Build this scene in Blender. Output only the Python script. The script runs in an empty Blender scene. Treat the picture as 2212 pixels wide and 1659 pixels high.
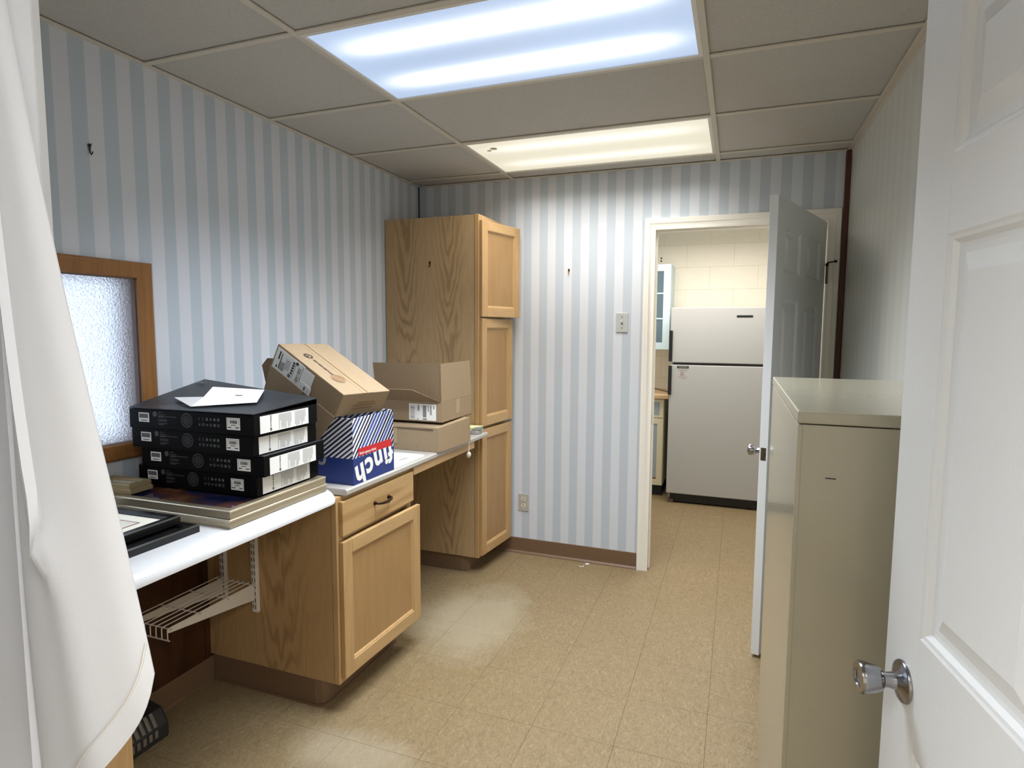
import bpy, bmesh, math, random
from mathutils import Matrix, Vector
random.seed(7)
sc = bpy.context.scene
COL = sc.collection
PI = math.pi

# ------------------------------------------------------------------ camera, world, lamps, exposure
H, WX = 2.406, 2.542                       # ceiling height, room width
cam_d = bpy.data.cameras.new('camera'); cam = bpy.data.objects.new('camera', cam_d); COL.objects.link(cam)
cam_d.sensor_width = 36; cam_d.lens = 36 * 1299.06 / 2212; cam_d.clip_start = 0.02
rt = Vector((0.93661393, 0.35032936, 0.00486691)); up = Vector((-0.03684074, 0.08466154, 0.99572847)); fw = Vector((-0.34842088, 0.93279245, -0.09220157))
cam.matrix_world = Matrix(((rt.x, up.x, -fw.x, 2.0233), (rt.y, up.y, -fw.y, -3.6246), (rt.z, up.z, -fw.z, 1.4716), (0, 0, 0, 1)))
sc.camera = cam
w = bpy.data.worlds.new('world'); sc.world = w; w.use_nodes = True
w.node_tree.nodes['Background'].inputs[0].default_value = (0.72, 0.84, 1.0, 1)
w.node_tree.nodes['Background'].inputs[1].default_value = 2.4

def area(name, loc, sx, sy, power, col, spread=180):
    d = bpy.data.lights.new(name, 'AREA'); d.shape = 'RECTANGLE'; d.size = sx; d.size_y = sy
    d.energy = power; d.color = col; d.spread = math.radians(spread)
    o = bpy.data.objects.new(name, d); COL.objects.link(o); o.location = loc
    return o
L1 = (1.2785, -1.684); L2 = (1.2785, -0.4645)
area('troffer_lamp_cool', (L1[0], L1[1], 2.388), 1.17, 0.56, 31, (0.88, 0.94, 1.0), 120)
area('troffer_lamp_warm', (L2[0], L2[1], 2.388), 1.17, 0.56, 15, (1.0, 0.96, 0.90), 136)
area('kitchen_lamp', (1.75, 1.05, 2.36), 1.2, 0.5, 32, (1.0, 0.96, 0.90), 170)
area('hall_fill', (2.88, -4.20, 2.38), 0.6, 0.6, 33, (0.98, 0.985, 1.0), 170)  # unseen fill, set far right to reach the curtain past the jamb
area('hall_fill', (0.80, -4.15, 2.38), 0.6, 0.6, 64, (0.94, 0.97, 1.0), 170)  # second unseen fill, added to brighten the near door

sc.view_settings.view_transform = 'Standard'; sc.view_settings.look = 'None'
sc.view_settings.exposure = 0.0; sc.view_settings.gamma = 1.0; sc.view_settings.use_curve_mapping = False
sc.cycles.use_denoising = True
sc.cycles.max_bounces = 10; sc.cycles.diffuse_bounces = 6; sc.cycles.glossy_bounces = 4; sc.cycles.transmission_bounces = 6
sc.cycles.sample_clamp_indirect = 6

# ------------------------------------------------------------------ mesh helpers
class MB:
    """collects world-space geometry, linked as one mesh object"""
    def __init__(s, M=None): s.v = []; s.f = []; s.M = M or Matrix.Identity(4)
    def add(s, vs, fs):
        o = len(s.v); s.v += [s.M @ Vector(p) for p in vs]; s.f += [tuple(o + i for i in f) for f in fs]; return s
    def box(s, x0, x1, y0, y1, z0, z1):
        return s.add([(x0,y0,z0),(x1,y0,z0),(x1,y1,z0),(x0,y1,z0),(x0,y0,z1),(x1,y0,z1),(x1,y1,z1),(x0,y1,z1)],
                     [(0,3,2,1),(4,5,6,7),(0,1,5,4),(1,2,6,5),(2,3,7,6),(3,0,4,7)])
    def hexa(s, p):                        # 8 corners, same order as box
        return s.add(p, [(0,3,2,1),(4,5,6,7),(0,1,5,4),(1,2,6,5),(2,3,7,6),(3,0,4,7)])
    def prism(s, poly, a, b, ax='z'):      # polygon extruded along an axis
        def P(p, t): return {'z': (p[0],p[1],t), 'y': (p[0],t,p[1]), 'x': (t,p[0],p[1])}[ax]
        n = len(poly)
        return s.add([P(p,a) for p in poly] + [P(p,b) for p in poly],
                     [tuple(range(n-1,-1,-1)), tuple(range(n,2*n))] + [(i,(i+1)%n,n+(i+1)%n,n+i) for i in range(n)])
    def tube(s, pts, r, n=8, closed=False):
        pts = [Vector(p) for p in pts]; m = len(pts); rings = []; prev = None
        for i, p in enumerate(pts):
            a = pts[(i-1) % m] if (closed or i) else p; b = pts[(i+1) % m] if (closed or i < m-1) else p
            t = (b - a).normalized()
            ref = prev if prev is not None else (Vector((0,0,1)) if abs(t.z) < .9 else Vector((1,0,0)))
            u = (ref - t*ref.dot(t)).normalized(); prev = u; q = t.cross(u)
            rr = r[i] if isinstance(r, (list, tuple)) else r
            rings.append([p + (u*math.cos(2*PI*k/n) + q*math.sin(2*PI*k/n))*rr for k in range(n)])
        vs = [p for R in rings for p in R]; fs = []
        for i in range(m if closed else m-1):
            j = (i+1) % m
            fs += [(i*n+k, i*n+(k+1)%n, j*n+(k+1)%n, j*n+k) for k in range(n)]
        if not closed: fs += [tuple(range(n-1,-1,-1)), tuple((m-1)*n+k for k in range(n))]
        return s.add(vs, fs)
    def lathe(s, prof, o, axis, n=28):     # prof: (distance along axis, radius)
        o = Vector(o); t = Vector(axis).normalized(); u = (Vector((0,0,1)) if abs(t.z) < .9 else Vector((1,0,0))).cross(t).normalized(); q = t.cross(u)
        vs = [o + t*d + (u*math.cos(2*PI*k/n) + q*math.sin(2*PI*k/n))*max(r, 1e-5) for d, r in prof for k in range(n)]; m = len(prof)
        fs = [(i*n+k, i*n+(k+1)%n, (i+1)*n+(k+1)%n, (i+1)*n+k) for i in range(m-1) for k in range(n)]
        return s.add(vs, fs + [tuple(range(n-1,-1,-1)), tuple((m-1)*n+k for k in range(n))])
    def sweep(s, path, offs, prof, put, closed=False):
        """mitred moulding: path corners (a,b), outward mitre offsets, profile (across, out)"""
        n, k = len(path), len(prof)
        vs = [put(path[i][0]+offs[i][0]*d, path[i][1]+offs[i][1]*d, h) for i in range(n) for d, h in prof]; fs = []
        for i in range(n if closed else n-1):
            j = (i+1) % n
            fs += [(i*k+a, i*k+(a+1)%k, j*k+(a+1)%k, j*k+a) for a in range(k)]
        if not closed: fs += [tuple(range(k)), tuple((n-1)*k+a for a in range(k-1,-1,-1))]
        return s.add(vs, fs)
    def build(s, name, m, parent=None, bevel=0, seg=2, smooth=False, kind=None):
        me = bpy.data.meshes.new(name)
        inv = parent_world(parent).inverted() if parent else Matrix.Identity(4)
        me.from_pydata([inv @ p for p in s.v], [], s.f); me.update()
        bm = bmesh.new(); bm.from_mesh(me); bmesh.ops.recalc_face_normals(bm, faces=bm.faces)
        if bevel:
            es = [e for e in bm.edges if len(e.link_faces) == 2 and e.calc_face_angle(0) > .5]
            bmesh.ops.bevel(bm, geom=es, offset=bevel, segments=seg, profile=.6, affect='EDGES', clamp_overlap=True)
        if smooth:
            for f in bm.faces: f.smooth = True
            for e in bm.edges:
                if len(e.link_faces) == 2 and e.calc_face_angle(0) > .7: e.smooth = False
        bm.to_mesh(me); bm.free(); me.materials.append(m)
        o = bpy.data.objects.new(name, me); COL.objects.link(o)
        if parent: o.parent = parent
        if kind: o['kind'] = kind
        return o
WORLD = {}
def parent_world(o):
    M = Matrix.Identity(4)
    while o: M = o.matrix_basis @ M; o = o.parent
    return M
def tag(o, label, cat, group=None):
    o['label'] = label; o['category'] = cat
    if group: o['group'] = group
    return o
def thing(name, loc, label, cat, group=None):
    o = bpy.data.objects.new(name, None); o.empty_display_size = .05; COL.objects.link(o); o.location = loc
    return tag(o, label, cat, group)
def structure(o): o['kind'] = 'structure'; return o
def frame_M(o, ex, ey, ez):
    M = Matrix.Identity(4)
    for i, e in enumerate((ex, ey, ez)): M.col[i][:3] = Vector(e)
    M.col[3][:3] = Vector(o); return M
def text_mb(string, size, M, mb, align='CENTER', shear=0, bold=0, space=1):
    """adds flat lettering (local xy plane of M) to a mesh builder"""
    c = bpy.data.curves.new('lettering', 'FONT'); c.body = string; c.size = size; c.align_x = align; c.align_y = 'CENTER'; c.shear = shear; c.offset = bold; c.space_character = space
    c.resolution_u = 3
    o = bpy.data.objects.new('lettering', c); COL.objects.link(o); dg = bpy.context.evaluated_depsgraph_get()
    me = bpy.data.meshes.new_from_object(o.evaluated_get(dg))
    old = mb.M; mb.M = M; mb.add([v.co[:] for v in me.vertices], [tuple(p.vertices) for p in me.polygons]); mb.M = old
    bpy.data.objects.remove(o); bpy.data.curves.remove(c); bpy.data.meshes.remove(me)
    return mb
def rect(mb, M, x0, x1, y0, y1, z=0):
    old = mb.M; mb.M = M; mb.add([(x0,y0,z),(x1,y0,z),(x1,y1,z),(x0,y1,z)], [(0,1,2,3)]); mb.M = old
def ring(mb, M, cx, cy, r0, r1, n=24, z=0, a0=0, a1=2*PI):
    old = mb.M; mb.M = M
    vs = [(cx+r*math.cos(a0+(a1-a0)*k/n), cy+r*math.sin(a0+(a1-a0)*k/n), z) for r in (r0, r1) for k in range(n+1)]
    mb.add(vs, [(k, k+1, n+2+k, n+1+k) for k in range(n)]); mb.M = old

# ------------------------------------------------------------------ materials
def S(r, g, b):                            # sRGB 0-255 to linear
    f = lambda c: (c/255/12.92) if c/255 <= .04045 else ((c/255+.055)/1.055)**2.4
    return (f(r), f(g), f(b), 1)
class NT:
    def __init__(s, name):
        s.m = bpy.data.materials.new(name); s.m.use_nodes = True; s.t = s.m.node_tree; s.b = s.t.nodes['Principled BSDF']
    def n(s, typ, **kw):
        x = s.t.nodes.new('ShaderNode'+typ)
        for k, v in kw.items():
            if k.startswith('i_'): x.inputs[int(k[2:]) if k[2:].isdigit() else k[2:]].default_value = v
            else: setattr(x, k, v)
        return x
    def l(s, a, b): s.t.links.new(a, b)
    def math(s, op, a, b=None, c=None):
        x = s.n('Math', operation=op)
        for i, q in enumerate((a, b, c)):
            if q is None: continue
            if isinstance(q, (int, float)): x.inputs[i].default_value = q
            else: s.l(q, x.inputs[i])
        return x.outputs[0]
    def mix(s, f, a, b):
        x = s.n('Mix', data_type='RGBA')
        for i, q in ((0, f), (6, a), (7, b)):
            if isinstance(q, (int, float, tuple)): x.inputs[i].default_value = q
            else: s.l(q, x.inputs[i])
        return x.outputs[2]
    def coord(s, kind='Object', scale=(1,1,1), rnd=False, rot=(0,0,0)):
        if kind == 'World': c = s.n('NewGeometry').outputs['Position']
        else: c = s.n('TexCoord').outputs[kind]
        if rnd:
            r = s.n('ObjectInfo').outputs['Random']; v = s.n('VectorMath', operation='MULTIPLY_ADD')
            v.inputs[0].default_value = (37, 53, 71); cmb = s.n('CombineXYZ')
            for i in range(3): s.l(r, cmb.inputs[i])
            s.l(cmb.outputs[0], v.inputs[1]); s.l(c, v.inputs[2]); c = v.outputs[0]
        mp = s.n('Mapping'); mp.inputs['Scale'].default_value = scale; mp.inputs['Rotation'].default_value = rot; s.l(c, mp.inputs[0])
        return mp.outputs[0]
    def noise(s, c, scale, detail=3, rough=.5, dist=0):
        x = s.n('TexNoise'); x.inputs['Scale'].default_value = scale; x.inputs['Detail'].default_value = detail
        x.inputs['Roughness'].default_value = rough; x.inputs['Distortion'].default_value = dist; s.l(c, x.inputs['Vector']); return x.outputs[0]
    def ramp(s, f, stops):
        x = s.n('ValToRGB'); e = x.color_ramp.elements
        while len(e) < len(stops): e.new(.5)
        for i, (p, c) in enumerate(stops): e[i].position = p; e[i].color = c if len(c) == 4 else (*c, 1)
        s.l(f, x.inputs[0]); return x.outputs[0]
    def bump(s, h, strength=.2, dist=.002):
        x = s.n('Bump'); x.inputs['Strength'].default_value = strength; x.inputs['Distance'].default_value = dist
        s.l(h, x.inputs['Height']); s.l(x.outputs[0], s.b.inputs['Normal'])
    def set(s, col=None, rough=.5, metal=0, spec=.5, coat=0):
        if col is not None:
            if isinstance(col, tuple): s.b.inputs['Base Color'].default_value = col
            else: s.l(col, s.b.inputs['Base Color'])
        s.b.inputs['Roughness'].default_value = rough; s.b.inputs['Metallic'].default_value = metal
        s.b.inputs['Specular IOR Level'].default_value = spec; s.b.inputs['Coat Weight'].default_value = coat
        return s
def plain(name, col, rough=.5, metal=0, spec=.5, grain=0, gs=300, coat=0):
    t = NT(name)
    if grain:
        nz = t.noise(t.coord(), gs, 2)
        lo = tuple(c*(1-grain) for c in col[:3])+(1,); hi = tuple(min(1, c*(1+grain)) for c in col[:3])+(1,)
        t.set(t.ramp(nz, [(.3, lo), (.7, hi)]), rough, metal, spec, coat); t.bump(nz, .08, .001)
    else: t.set(col, rough, metal, spec, coat)
    return t.m
def wallpaper(name, axis, off, light, dark, rough=.62, spec=.3):
    t = NT(name); c = t.n('TexCoord').outputs['Object']; sp = t.n('SeparateXYZ'); t.l(c, sp.inputs[0])
    x = t.math('FRACT', t.math('DIVIDE', t.math('SUBTRACT', sp.outputs[axis], off), .105))
    tri = t.math('ABSOLUTE', t.math('SUBTRACT', x, .5))
    f = t.math('SMOOTH_MIN', 1, 1, 0) if False else t.ramp(tri, [(.235, (1,1,1,1)), (.265, (0,0,0,1))])
    nz = t.noise(t.coord('Object'), 420, 2, .7); nb = t.noise(t.coord('Object', (1,1,.25)), 3, 3)
    base = t.mix(f, light, dark)
    m2 = t.mix(t.math('MULTIPLY', nz, .13), base, S(150,155,160)); m3 = t.mix(t.math('MULTIPLY', nb, .06), m2, S(178,185,190))
    t.set(m3, rough, 0, spec); t.bump(nz, .12, .001); return t.m
def oak(name, light, dark, rot=(0,0,0), rough=.38, fig=1.0):
    t = NT(name); c = t.coord('Object', (1,1,1), True, rot)
    mp = t.n('Mapping'); mp.inputs['Scale'].default_value = (5, 5, .55); t.l(c, mp.inputs[0])
    big = t.noise(mp.outputs[0], 1.0, 2, .45)
    rings = t.math('SINE', t.math('MULTIPLY', big, 62)); rings = t.math('MULTIPLY_ADD', rings, .5, .5)
    mp2 = t.n('Mapping'); mp2.inputs['Scale'].default_value = (1, 1, .035); t.l(c, mp2.inputs[0])
    fine = t.noise(mp2.outputs[0], 260, 3, .65)
    a = t.mix(t.math('MULTIPLY', t.math('POWER', rings, 3), .42*fig), light, dark)
    b = t.mix(t.math('MULTIPLY', t.ramp(fine, [(.35, (1,1,1,1)), (.6, (0,0,0,1))]), .28), a, dark)
    t.set(b, rough, 0, .4); t.bump(fine, .06, .0006); return t.m

M_wall_left = wallpaper('striped wallpaper left', 1, -2.277, S(214,218,228), S(187,199,211))
M_wall_back = wallpaper('striped wallpaper back', 0, 0.7167, S(215,221,230), S(191,201,212))
M_wall_right = wallpaper('striped wallpaper right', 1, 0.0, S(220,221,214), S(214,216,211), .33, .6)
M_plaster = plain('hall paint', S(225,222,215), .7, grain=.03)
M_void = plain('dark plenum', (.01,.01,.01,1), .9)
def vinyl():
    t = NT('speckled vinyl tile'); c = t.coord('World', (1,1,1), True)
    mp = t.n('Mapping'); mp.inputs['Scale'].default_value = (1, .45, 1); mp.inputs['Rotation'].default_value = (0, 0, .5); t.l(c, mp.inputs[0])
    a = t.noise(mp.outputs[0], 95, 4, .65, 1.4); b = t.noise(c, 210, 3, .6, .5)
    base = t.ramp(a, [(.28, S(110,94,67)), (.45, S(130,112,82)), (.58, S(141,123,92)), (.74, S(160,143,112))])
    base = t.mix(t.math('MULTIPLY', t.ramp(b, [(.58, (0,0,0,1)), (.72, (1,1,1,1))]), .35), base, S(170,154,124))
    base = t.mix(t.math('MULTIPLY', t.ramp(b, [(.26, (1,1,1,1)), (.38, (0,0,0,1))]), .5), base, S(92,76,52))
    p = t.coord('World')
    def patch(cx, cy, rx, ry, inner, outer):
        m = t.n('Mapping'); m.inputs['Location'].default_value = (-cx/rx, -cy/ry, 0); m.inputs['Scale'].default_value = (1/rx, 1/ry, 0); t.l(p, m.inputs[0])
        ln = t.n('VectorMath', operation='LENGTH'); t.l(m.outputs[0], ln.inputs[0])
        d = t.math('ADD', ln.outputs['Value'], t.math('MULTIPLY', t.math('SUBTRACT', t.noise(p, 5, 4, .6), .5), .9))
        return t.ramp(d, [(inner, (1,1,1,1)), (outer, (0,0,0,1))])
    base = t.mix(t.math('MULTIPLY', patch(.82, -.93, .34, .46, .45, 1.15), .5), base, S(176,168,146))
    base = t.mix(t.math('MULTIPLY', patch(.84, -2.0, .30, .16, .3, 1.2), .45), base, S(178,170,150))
    grime = t.ramp(t.noise(p, 1.6, 4, .6), [(.35, (0,0,0,1)), (.7, (1,1,1,1))])
    base = t.mix(t.math('MULTIPLY', grime, .16), base, S(120,98,66))
    t.set(base, .34, 0, .4); t.bump(a, .03, .001)
    rr = t.ramp(t.noise(p, 3, 4, .6), [(.3, (.42,)*3), (.7, (.58,)*3)]); t.l(rr, t.b.inputs['Roughness']); return t.m
M_vinyl = vinyl()
M_subfloor = plain('dark tile joint', S(96,76,52), .8)
def ceil_tile():
    t = NT('mineral ceiling tile'); c = t.coord('World'); n1 = t.noise(c, 240, 3, .7); n2 = t.noise(c, 2, 3)
    a = t.ramp(n1, [(.3, S(177,176,172)), (.6, S(196,195,191))]); t.set(t.mix(t.math('MULTIPLY', n2, .16), a, S(178,170,157)), .85, 0, .2)
    t.bump(n1, .25, .002); return t.m
M_tile = ceil_tile()
M_grid = plain('ceiling grid enamel', S(206,200,188), .5, spec=.4)
M_oak = oak('honey oak', S(186,152,106), S(156,122,79), fig=.7)
M_oak_flat = oak('oak door flat panel', S(166,132,88), S(140,108,66), rough=.45, fig=.5)
M_oak_h = oak('honey oak rail', S(189,156,110), S(160,126,83), rot=(PI/2,0,0), fig=.5)
M_oak_drawer = oak('honey oak drawer front', S(188,154,106), S(142,106,62), rot=(PI/2,0,0), fig=1.2)
M_oak_side = oak('oak veneer side', S(178,146,104), S(150,117,80), rough=.45, fig=.9)
M_oak_trim = oak('window trim oak', S(146,102,58), S(104,68,34), rough=.35, fig=.6)
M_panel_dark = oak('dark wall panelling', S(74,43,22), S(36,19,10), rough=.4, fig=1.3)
M_corner = plain('dark brown corner trim', S(84,48,28), .45)
M_cove = plain('brown vinyl cove base', S(112,88,66), .5, grain=.06)
M_white = plain('white enamel', S(228,226,220), .35, spec=.45)
M_casing = plain('cream door casing', S(240,237,228), .38, spec=.45)
def door_paint(name, rot):
    t = NT(name); c = t.coord('Object', (1,1,1), False, rot); mp = t.n('Mapping'); mp.inputs['Scale'].default_value = (60, 60, 3); t.l(c, mp.inputs[0])
    nz = t.noise(mp.outputs[0], 6, 4, .6, .6); t.set(S(227,230,232), .36, 0, .45); t.bump(nz, .35, .0016); return t.m
M_door_v = door_paint('white grained door', (0,0,0)); M_door_h = door_paint('white grained door rail', (0,PI/2,0))
M_chrome = plain('satin chrome', S(158,158,162), .2, 1)
M_steel = plain('worn steel', S(120,112,100), .35, 1)
M_brass = plain('aged brass', S(150,110,50), .35, 1)
M_bronze = plain('dark bronze', S(58,38,24), .28, .8)
M_black = plain('black plastic', S(18,18,19), .35)
M_carton_black = plain('black printed carton', S(6,6,8), .5, spec=.12)
M_carton_lid = plain('black carton lid', S(34,37,42), .38, spec=.45, grain=.1, gs=60)
M_card = plain('corrugated cardboard', S(154,134,108), .75, spec=.2, grain=.05, gs=120)
M_card_in = plain('cardboard inside', S(130,110,86), .8, spec=.2, grain=.05, gs=120)
M_tape = plain('clear packing tape', S(168,146,116), .15, spec=.6)
M_paper = plain('white paper', S(238,238,236), .6)
M_ink = plain('black ink', S(34,33,34), .6)
M_ink_soft = plain('grey ink', S(150,150,148), .6)
M_ink_mid = plain('mid grey ink', S(96,96,94), .6)
M_ink_dim = plain('dim grey print on black', S(92,92,95), .5)
M_ink_dim2 = plain('faint grey print on black', S(62,62,64), .5)
M_ink_brown = plain('dark stamp on cardboard', S(58,44,34), .7)
M_ink_brown2 = plain('faint stamp on cardboard', S(134,104,74), .7)
M_lam = plain('white laminate', S(220,221,225), .22, spec=.5, grain=.015, gs=200)
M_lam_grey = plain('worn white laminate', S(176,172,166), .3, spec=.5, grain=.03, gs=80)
M_champagne = plain('champagne metal frame', S(176,164,140), .32, .55)
M_gold_edge = plain('bright frame lip', S(222,210,184), .25, .7)
M_blackframe = plain('black lacquer frame', S(14,14,15), .25)
M_mat = plain('ivory picture mat', S(232,230,216), .7)
M_beige = plain('beige enamelled steel', S(172,166,146), .2, spec=.55, grain=.012, gs=120, coat=.15)
M_fridge = plain('white refrigerator enamel', S(176,176,173), .35, grain=.02, gs=200)
M_bluecab = plain('pale blue cabinet paint', S(206,226,230), .4)
M_creamcab = plain('cream cabinet paint', S(222,214,184), .45)
M_blue_inset = plain('grey blue inset paint', S(156,170,178), .4)
M_kcounter = plain('tan laminate', S(204,168,124), .35, grain=.06)
M_darkblue = plain('dark teal kick', S(24,34,40), .6)
M_red = plain('red label', S(196,32,40), .45)
M_navy = plain('navy ink', S(34,56,118), .45)
M_cream_wall = plain('cream painted block', S(246,239,222), .55, grain=.02, gs=90)
M_wirewhite = plain('white epoxy wire', S(208,200,188), .4)
M_yellow = plain('pale yellow paper', S(244,238,176), .6)

def cathedral(name, light, dark, per, off):
    t = NT(name); c = t.coord('World'); sp = t.n('SeparateXYZ'); t.l(c, sp.inputs[0])
    mp = t.n('Mapping'); mp.inputs['Scale'].default_value = (11, 11, 2.2); t.l(c, mp.inputs[0]); nz = t.math('SUBTRACT', t.noise(mp.outputs[0], 1, 3, .5), .5)
    u = t.math('ABSOLUTE', t.math('SUBTRACT', t.math('FRACT', t.math('DIVIDE', t.math('SUBTRACT', sp.outputs[0], off), per)), .5))
    u = t.math('ADD', u, t.math('MULTIPLY', nz, .16))
    ph = t.math('ADD', t.math('SUBTRACT', t.math('MULTIPLY', sp.outputs[2], 9), t.math('MULTIPLY', t.math('POWER', u, 1.3), 15)), t.math('MULTIPLY', nz, 9))
    ring_ = t.math('POWER', t.math('MULTIPLY_ADD', t.math('SINE', t.math('MULTIPLY', ph, 6.283/1.6)), .5, .5), 2)
    mask = t.ramp(u, [(.10, (1,1,1,1)), (.34, (.12,.12,.12,1))])
    mp2 = t.n('Mapping'); mp2.inputs['Scale'].default_value = (1, 1, .035); t.l(c, mp2.inputs[0]); fine = t.noise(mp2.outputs[0], 260, 3, .65)
    a = t.mix(t.math('MULTIPLY', t.math('MULTIPLY', ring_, mask), .75), light, dark)
    b = t.mix(t.math('MULTIPLY', t.ramp(fine, [(.35, (1,1,1,1)), (.6, (0,0,0,1))]), .3), a, dark)
    t.set(b, .45, 0, .35); t.bump(fine, .06, .0006); return t.m
M_oak_pantry = cathedral('cathedral oak veneer pantry', S(186,158,118), S(146,116,80), .29, .0)
M_oak_base = cathedral('cathedral oak veneer base', S(176,144,102), S(138,106,68), .42, .17)

# ------------------------------------------------------------------ room shell
structure(MB().box(-.12, 3.6, -6.2, 2.5, -.06, -.0045).build('floor', M_subfloor))
floor = bpy.data.objects['floor']
# vinyl tiles, 12 inch squares, seams where the photo shows them
tile_mb = MB().box(-.15215, .15215, -.15215, .15215, -.0045, 0)
t0 = None
for i in range(-1, 12):
    for j in range(-10, 14):
        cx, cy = 1.664 + .305*(i-5) + .1525, -1.62 + .305*j + .1525
        if cx < -.05 or cx > 3.0 or cy < -4.2 or cy > 2.3: continue
        if t0 is None: t0 = tile_mb.build('floor_tile', M_vinyl, floor, bevel=.0004, seg=1); o = t0
        else: o = t0.copy(); COL.objects.link(o)
        o.location = (cx, cy, 0)
structure(MB().box(-.12, 3.6, -6.2, -4.2, -.0044, 0).build('floor_hall', M_vinyl))

# left wall with window opening
OY0, OY1, OZ0, OZ1 = -2.72, -2.061, 1.058, 1.645
wl = MB(); wl.box(-.12, 0, -3.5, OY0, 0, 2.56).box(-.12, 0, OY1, .12, 0, 2.56).box(-.12, 0, OY0, OY1, 0, OZ0).box(-.12, 0, OY0, OY1, OZ1, 2.56)
wall_left = structure(wl.build('wall_left', M_wall_left))
# dark panelling boards under the worktop
board = None
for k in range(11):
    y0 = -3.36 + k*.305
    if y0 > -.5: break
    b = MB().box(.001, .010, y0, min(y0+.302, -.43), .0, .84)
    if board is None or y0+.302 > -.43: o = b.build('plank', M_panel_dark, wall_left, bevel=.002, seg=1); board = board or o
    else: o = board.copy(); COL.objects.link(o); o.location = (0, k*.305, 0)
# back wall with doorway
DX0, DX1, DZ = 1.553, 2.452, 2.048
wb = MB(); wb.box(-.12, DX0-.012, 0, .12, 0, 2.56).box(DX1+.012, 3.0, 0, .12, 0, 2.56).box(DX0-.012, DX1+.012, 0, .12, DZ+.012, 2.56)
wall_back = structure(wb.build('wall_back', M_wall_back))
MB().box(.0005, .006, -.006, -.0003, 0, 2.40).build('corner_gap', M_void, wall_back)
structure(MB().box(WX, WX+.12, -3.5, 0, 0, 2.56).build('wall_right', M_wall_right))
wf = MB(); wf.box(-.12, 1.47, -3.5, -3.38, 0, 2.56).box(2.47, WX+.12, -3.5, -3.38, 0, 2.56).box(1.47, 2.47, -3.5, -3.38, 2.06, 2.56)
structure(wf.build('wall_front', M_plaster))
structure(MB().box(.3, .4, -6.2, -3.5, 0, 2.56).build('wall_hall_left', M_plaster))
structure(MB().box(3.2, 3.3, -6.2, -3.5, 0, 2.56).build('wall_hall_right', M_plaster))
structure(MB().box(.3, 3.3, -6.3, -6.2, 0, 2.56).build('wall_hall_end', M_plaster))
structure(MB().box(.3, 3.3, -6.3, -3.5, 2.42, 2.5).build('ceiling_hall', M_plaster))
# ceiling: dark plenum slab, tees and lay-in tiles
ceiling = structure(MB().box(-.12, WX+.12, -3.5, .12, 2.56, 2.62).build('ceiling', M_void))
GX = [0, .669, 1.888, WX]; GY = [-3.38, -3.208, -2.598, -1.989, -1.379, -.769, -.16, 0]
bar = MB(); bw = .0115
for x in GX[1:3]: MB().box(x-bw, x+bw, -3.38, -.001, 2.398, 2.404).box(x-.002, x+.002, -3.38, -.001, 2.404, 2.43).build('grid_bar', M_grid, ceiling, bevel=.0012, seg=1)
for y in GY[1:7]:
    for a, b in ((GX[0]+.02, GX[1]-bw), (GX[1]+bw, GX[2]-bw), (GX[2]+bw, GX[3]-.02)):
        MB().box(a, b, y-bw, y+bw, 2.3985, 2.4045).build('grid_bar', M_grid, ceiling, bevel=.0012, seg=1)
MB().box(.0, .022, -3.38, -.05, 2.397, 2.402).build('wall_angle', M_grid, ceiling)
MB().box(WX-.022, WX, -3.38, -.0, 2.397, 2.402).box(WX-.002, WX, -3.38, 0, 2.375, 2.402).build('wall_angle', M_grid, ceiling)
MB().box(.045, WX, -.02, 0, 2.397, 2.402).build('wall_angle', M_grid, ceiling)
for i in range(3):
    for j in range(7):
        if i == 1 and j in (3, 5): continue
        a, b, c, d = GX[i]+.003, GX[i+1]-.003, GY[j]+.003, GY[j+1]-.003
        if i == 0 and j == 6: m = MB().prism([(a, c), (b, c), (b, d), (a+.055, d), (a+.04, d-.045), (a, d-.05)], 2.4062, 2.42)
        else: m = MB().box(a, b, c, d, 2.4062, 2.42)
        m.build('ceiling_tile', M_tile, ceiling, bevel=.002, seg=1)
# window: trim, jamb reveal and obscure glass
def Pleft(y, z, h): return (h, y, z)
win = structure(MB().sweep([(OY0, OZ0), (OY0, OZ1), (OY1, OZ1), (OY1, OZ0)], [(-1,-1), (-1,1), (1,1), (1,-1)],
    [(-.002, 0), (-.002, .012), (.006, .018), (.030, .020), (.044, .024), (.052, .020), (.055, .014), (.055, 0)], Pleft, True).build('window_1', M_oak_trim, smooth=True))
rv = MB(); rv.box(-.12, 0, OY0-.002, OY0+.006, OZ0, OZ1).box(-.12, 0, OY1-.006, OY1+.002, OZ0, OZ1).box(-.12, 0, OY0, OY1, OZ1-.006, OZ1+.002).box(-.12, 0, OY0, OY1, OZ0-.002, OZ0+.006)
rv.build('reveal', plain('grey painted reveal', S(120,104,100), .6), win)
def obscure():
    t = NT('obscure pebbled glass'); c = t.coord('World')
    v = t.n('TexVoronoi', feature='SMOOTH_F1'); v.inputs['Scale'].default_value = 150; t.l(c, v.inputs['Vector'])
    nz = t.noise(c, 190, 3, .7, 1.5); h = t.math('ADD', v.outputs['Distance'], nz)
    t.set((.93,.95,1,1), .13, 0, .5); t.b.inputs['Transmission Weight'].default_value = .93; t.b.inputs['IOR'].default_value = 1.42
    t.bump(h, .75, .004); return t.m
MB().box(-.022, -.016, OY0+.004, OY1-.004, OZ0+.004, OZ1-.004).build('pane', obscure(), win)
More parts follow.
